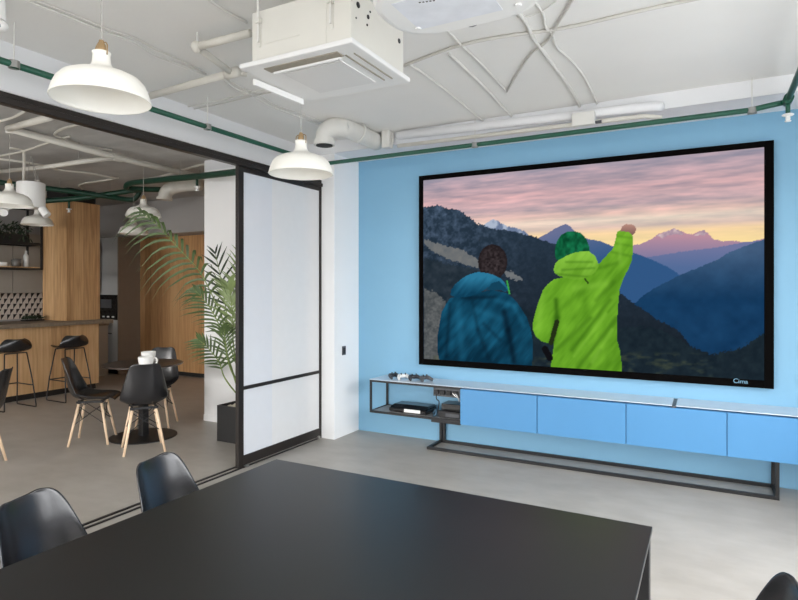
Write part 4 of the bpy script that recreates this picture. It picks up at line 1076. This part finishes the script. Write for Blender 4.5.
ccable([(187, 107), (219, 100.5), (249, 93), (276, 87)], .007, 'thin white cable crossing under the air conditioner flap, upper of two')
ccable([(194, 109), (219, 104), (249, 97), (278, 91)], .006, 'thin white cable crossing under the air conditioner flap, lower of two', M_cabled)
ccable([(404, 66), (432, 55), (460, 45.5), (500, 37), (545, 31), (580, 25), (610, 18), (640, 11), (705, -3)], .013, 'thick greige cable sweeping right from the air conditioner', M_cabled)
ccable([(409, 64), (432, 80), (455, 98), (478, 117), (500, 132)], .012, 'white conduit running from the air conditioner corner to the screen wall')
ccable([(449, 54), (464, 68), (486, 89), (505, 110), (524, 127)], .012, 'white flat conduit ending above the middle of the screen')
ccable([(446, 29), (462, 46), (479, 62), (494, 78), (507, 92)], .009, 'white cable leaving the projector toward the screen wall')
ccable([(507, 91), (518, 73), (531, 54), (544, 44), (552, 35), (557, 25), (566, 11), (574, -3)], .010, 'greige cable forming a diagonal across the others right of the projector', M_cabled)
ccable([(515, 8), (527, 24), (532, 36), (545, 54), (562, 77), (572, 92), (581, 109)], .015, 'thick white conduit running down to the white rectangular box')
ccable([(531, -3), (543, 14), (545, 26), (552, 34), (557, 48), (566, 56), (580, 71), (590, 88), (597, 104)], .009, 'thin white cable ending at the right of the white rectangular box')
ccable([(517, 17), (530, 16), (545, 9), (556, 1)], .005, 'thin short white cable beside the projector near the top picture edge')
# cafe ceiling
G = 'cables and pipes on the cafe ceiling'
wp2 = thing('cafe_ceiling_pipe', 'long white pipe hung along the beam just beyond the partition', 'pipe', onx(117, 158, -5.45))
MB().tube([onx(8, 128.5, -5.45), onx(117, 157.5, -5.45), onx(242, 186.5, -5.45)], .032, 12).build('run', M_pipe, wp2, smooth=True)
MB().tube([onx(8, 128.5, -5.45), onz(51, 117, 2.85)], .028, 12).build('run', M_pipe, wp2, smooth=True)
jb = onx(117, 157.5, -5.45); MB().tube([jb + Vector((0, -.05, 0)), jb + Vector((0, .05, 0))], .042, 12).build('coupling', M_pipe, wp2)
for px in (28, 200):
    q = onx(px, 130 + (px - 8) * .245, -5.45); MB().tube([q, (q.x, q.y, CZ)], .005, 6).build('hanger_rod', M_metal, wp2)
wp3 = thing('cafe_ceiling_pipe', 'white pipe crossing the cafe ceiling above the cream pendant and drum lamp', 'pipe', ond(60, 164, 6.5))
MB().tube([jb, ond(79, 162, 5.7), ond(42, 167.5, 6.4), ond(-5, 172, 7.0)], .024, 10).build('run', M_pipe, wp3, smooth=True)
q = ond(79, 162, 5.7); MB().tube([q, (q.x, q.y, CZ)], .004, 6).build('hanger_rod', M_metal, wp3)
def zcable(pts, z, r, label, m=M_pipe):
    o = MB().tube([onz(x, y, z) for x, y in pts], r, 6, smooth_path=4).build('ceiling_cable', m, smooth=True)
    return tag(o, label, 'cable', G)
zcable([(0, 121), (12, 118), (22, 113), (26, 110)], CZ - .012, .012, 'curved white cable under the beam at the left picture edge')
zcable([(81, 124), (68, 127), (58, 131), (55, 135), (65, 139), (82, 145), (112, 150)], CZ - .012, .012, 'white cable making a hairpin bend under the beam')
zcable([(0, 159), (24, 162), (46, 166), (60, 170), (88, 173), (116, 178)], CZ - .014, .014, 'white cable along the cafe ceiling beyond the crossing pipe')
zcable([(118, 178), (100, 181), (80, 184.5), (82, 189)], CZ - .014, .012, 'white cable bending down above the oak pillar')
zcable([(0, 156), (24, 151), (44, 144), (70, 136)], CZ - .014, .011, 'white cable slanting over the cafe near the left picture edge')
zcable([(140, 180), (170, 174), (200, 165), (222, 163)], CZ - .014, .014, 'white cable on the cafe ceiling above the bent duct')
dk2 = thing('air_duct', 'white bent duct on the cafe ceiling beside the white pier', 'duct', ond(180, 188, 7.6))
MB().tube([ond(200, 184, 7.4), ond(185, 185, 7.45), ond(174, 187, 7.5), ond(167, 191, 7.5), ond(164.5, 198, 7.5)], .085, 18, smooth_path=5).build('tube', M_pipe, dk2, smooth=True)
MB().tube([ond(164.5, 197.5, 7.5), ond(164.3, 200, 7.5)], .1, 18).build('collar', M_pipe, dk2)
q = ond(185, 185, 7.45); MB().tube([q, (q.x, q.y, CZ)], .005, 6).build('hanger_rod', M_metal, dk2)
# drum lamp with spot heads
dl = ond(31, 208, 6.3)
dr = thing('drum_lamp', 'white round drum lamp with adjustable spot heads above the cafe', 'lamp', dl)
MB().lathe([(0, .0), (.13, 0), (.137, .006), (.137, .27), (.13, .276), (0, .276)], dl, 40).build('drum', M_whiteplastic, dr, smooth=False)
for a, b in ((.1, 0), (-.1, .0), (0, .1)): MB().tube([dl + Vector((a, b, .27)), (dl.x, dl.y, CZ)], .003, 6).build('hanger_wire', M_cord, dr)
for px, py, an in ((44.5, 212, .6), (4, 211, -.5)):
    c_ = ond(px, py, 6.25); d_ = Vector((math.cos(an + .5) * .6, math.sin(an + .5) * .6 - .4, -.4)).normalized()
    h_ = MB().tube([c_ - d_ * .05, c_ + d_ * .05], .042, 18).build('spot_head', M_whiteplastic, dr, smooth=False)
    MB().tube([c_ - d_ * .02, Vector((dl.x + (c_.x - dl.x) * .6, dl.y + (c_.y - dl.y) * .6, dl.z + .004))], .008, 8).build('arm', M_whiteplastic, dr)
cd = thing('ceiling_cable', 'white conduit dropping to the drum lamp', 'cable', ond(24, 151, 6.0))
MB().tube([ond(10, 148, 5.9), ond(21, 149, 6.0), ond(24, 155, 6.1), Vector((ond(23.5, 182, 6.3)))], .014, 8, smooth_path=3).build('conduit', M_pipe, cd, smooth=True)
# small spotlight in the upper left picture corner
sp = thing('ceiling_spotlight', 'white spotlight on the ceiling at the upper left picture corner', 'spotlight', ond(-2, 20, 2.9))
c_ = ond(-4, 10, 2.9)
MB().tube([c_ + Vector((0, 0, .1)), c_ + Vector((0.01, 0, -.055))], .04, 20).build('housing', M_whiteplastic, sp)
q = ond(1, 26, 2.9)
MB().ball(q, .033, 1, 1, .8, 16).build('spot_head', M_whiteplastic, sp, smooth=True)
MB().ball(q + Vector((.012, -.022, -.006)), .016, n=12).build('lens', M_greyplastic, sp, smooth=True)
MB().tube([c_ + Vector((0, 0, .1)), (c_.x, c_.y, CZ)], .012, 10).build('stem', M_whiteplastic, sp)

# ------------------------------------------------------------------ camera
cam = bpy.data.cameras.new('camera'); co = bpy.data.objects.new('camera', cam); COL.objects.link(co)
co.location = (0, 0, H); co.rotation_euler = (PI / 2, 0, TH)
cam.sensor_width = 36; cam.sensor_fit = 'HORIZONTAL'; cam.lens = F / 798 * 36
cam.shift_y = (HY - 300) / 798; cam.clip_start = 0.02
SC.camera = co

# ------------------------------------------------------------------ daylight
def area(name, loc, rot, sx, sy, power, col):
    l = bpy.data.lights.new(name, 'AREA'); l.shape = 'RECTANGLE'; l.size = sx; l.size_y = sy; l.energy = power; l.color = col
    o = bpy.data.objects.new(name, l); COL.objects.link(o); o.location = loc; o.rotation_euler = rot; return o
DAY = (0.98, 0.99, 1.0)
area('sky_daylight', (XR + 2.3, 0.3, 3.2), (0, math.radians(52), 0), 3.2, 8.6, 860, DAY)
area('sky_daylight', (-0.9, YN - 2.3, 3.2), (math.radians(52), 0, 0), 4.6, 3.2, 340, DAY)
area('sky_daylight', (-6.2, YN - 2.3, 3.2), (math.radians(58), 0, 0), 5.6, 3.2, 1300, (1.0, 0.97, 0.93))
wd = bpy.data.worlds.new('world'); SC.world = wd; wd.use_nodes = True
bg = wd.node_tree.nodes['Background']; bg.inputs[0].default_value = (0.95, 0.97, 1, 1); bg.inputs[1].default_value = 3.6

SC.view_settings.view_transform = 'Standard'; SC.view_settings.look = 'None'
SC.view_settings.exposure = 0.1; SC.view_settings.gamma = 1.0; SC.view_settings.use_curve_mapping = False
SC.cycles.max_bounces = 10; SC.cycles.diffuse_bounces = 6; SC.cycles.use_denoising = True
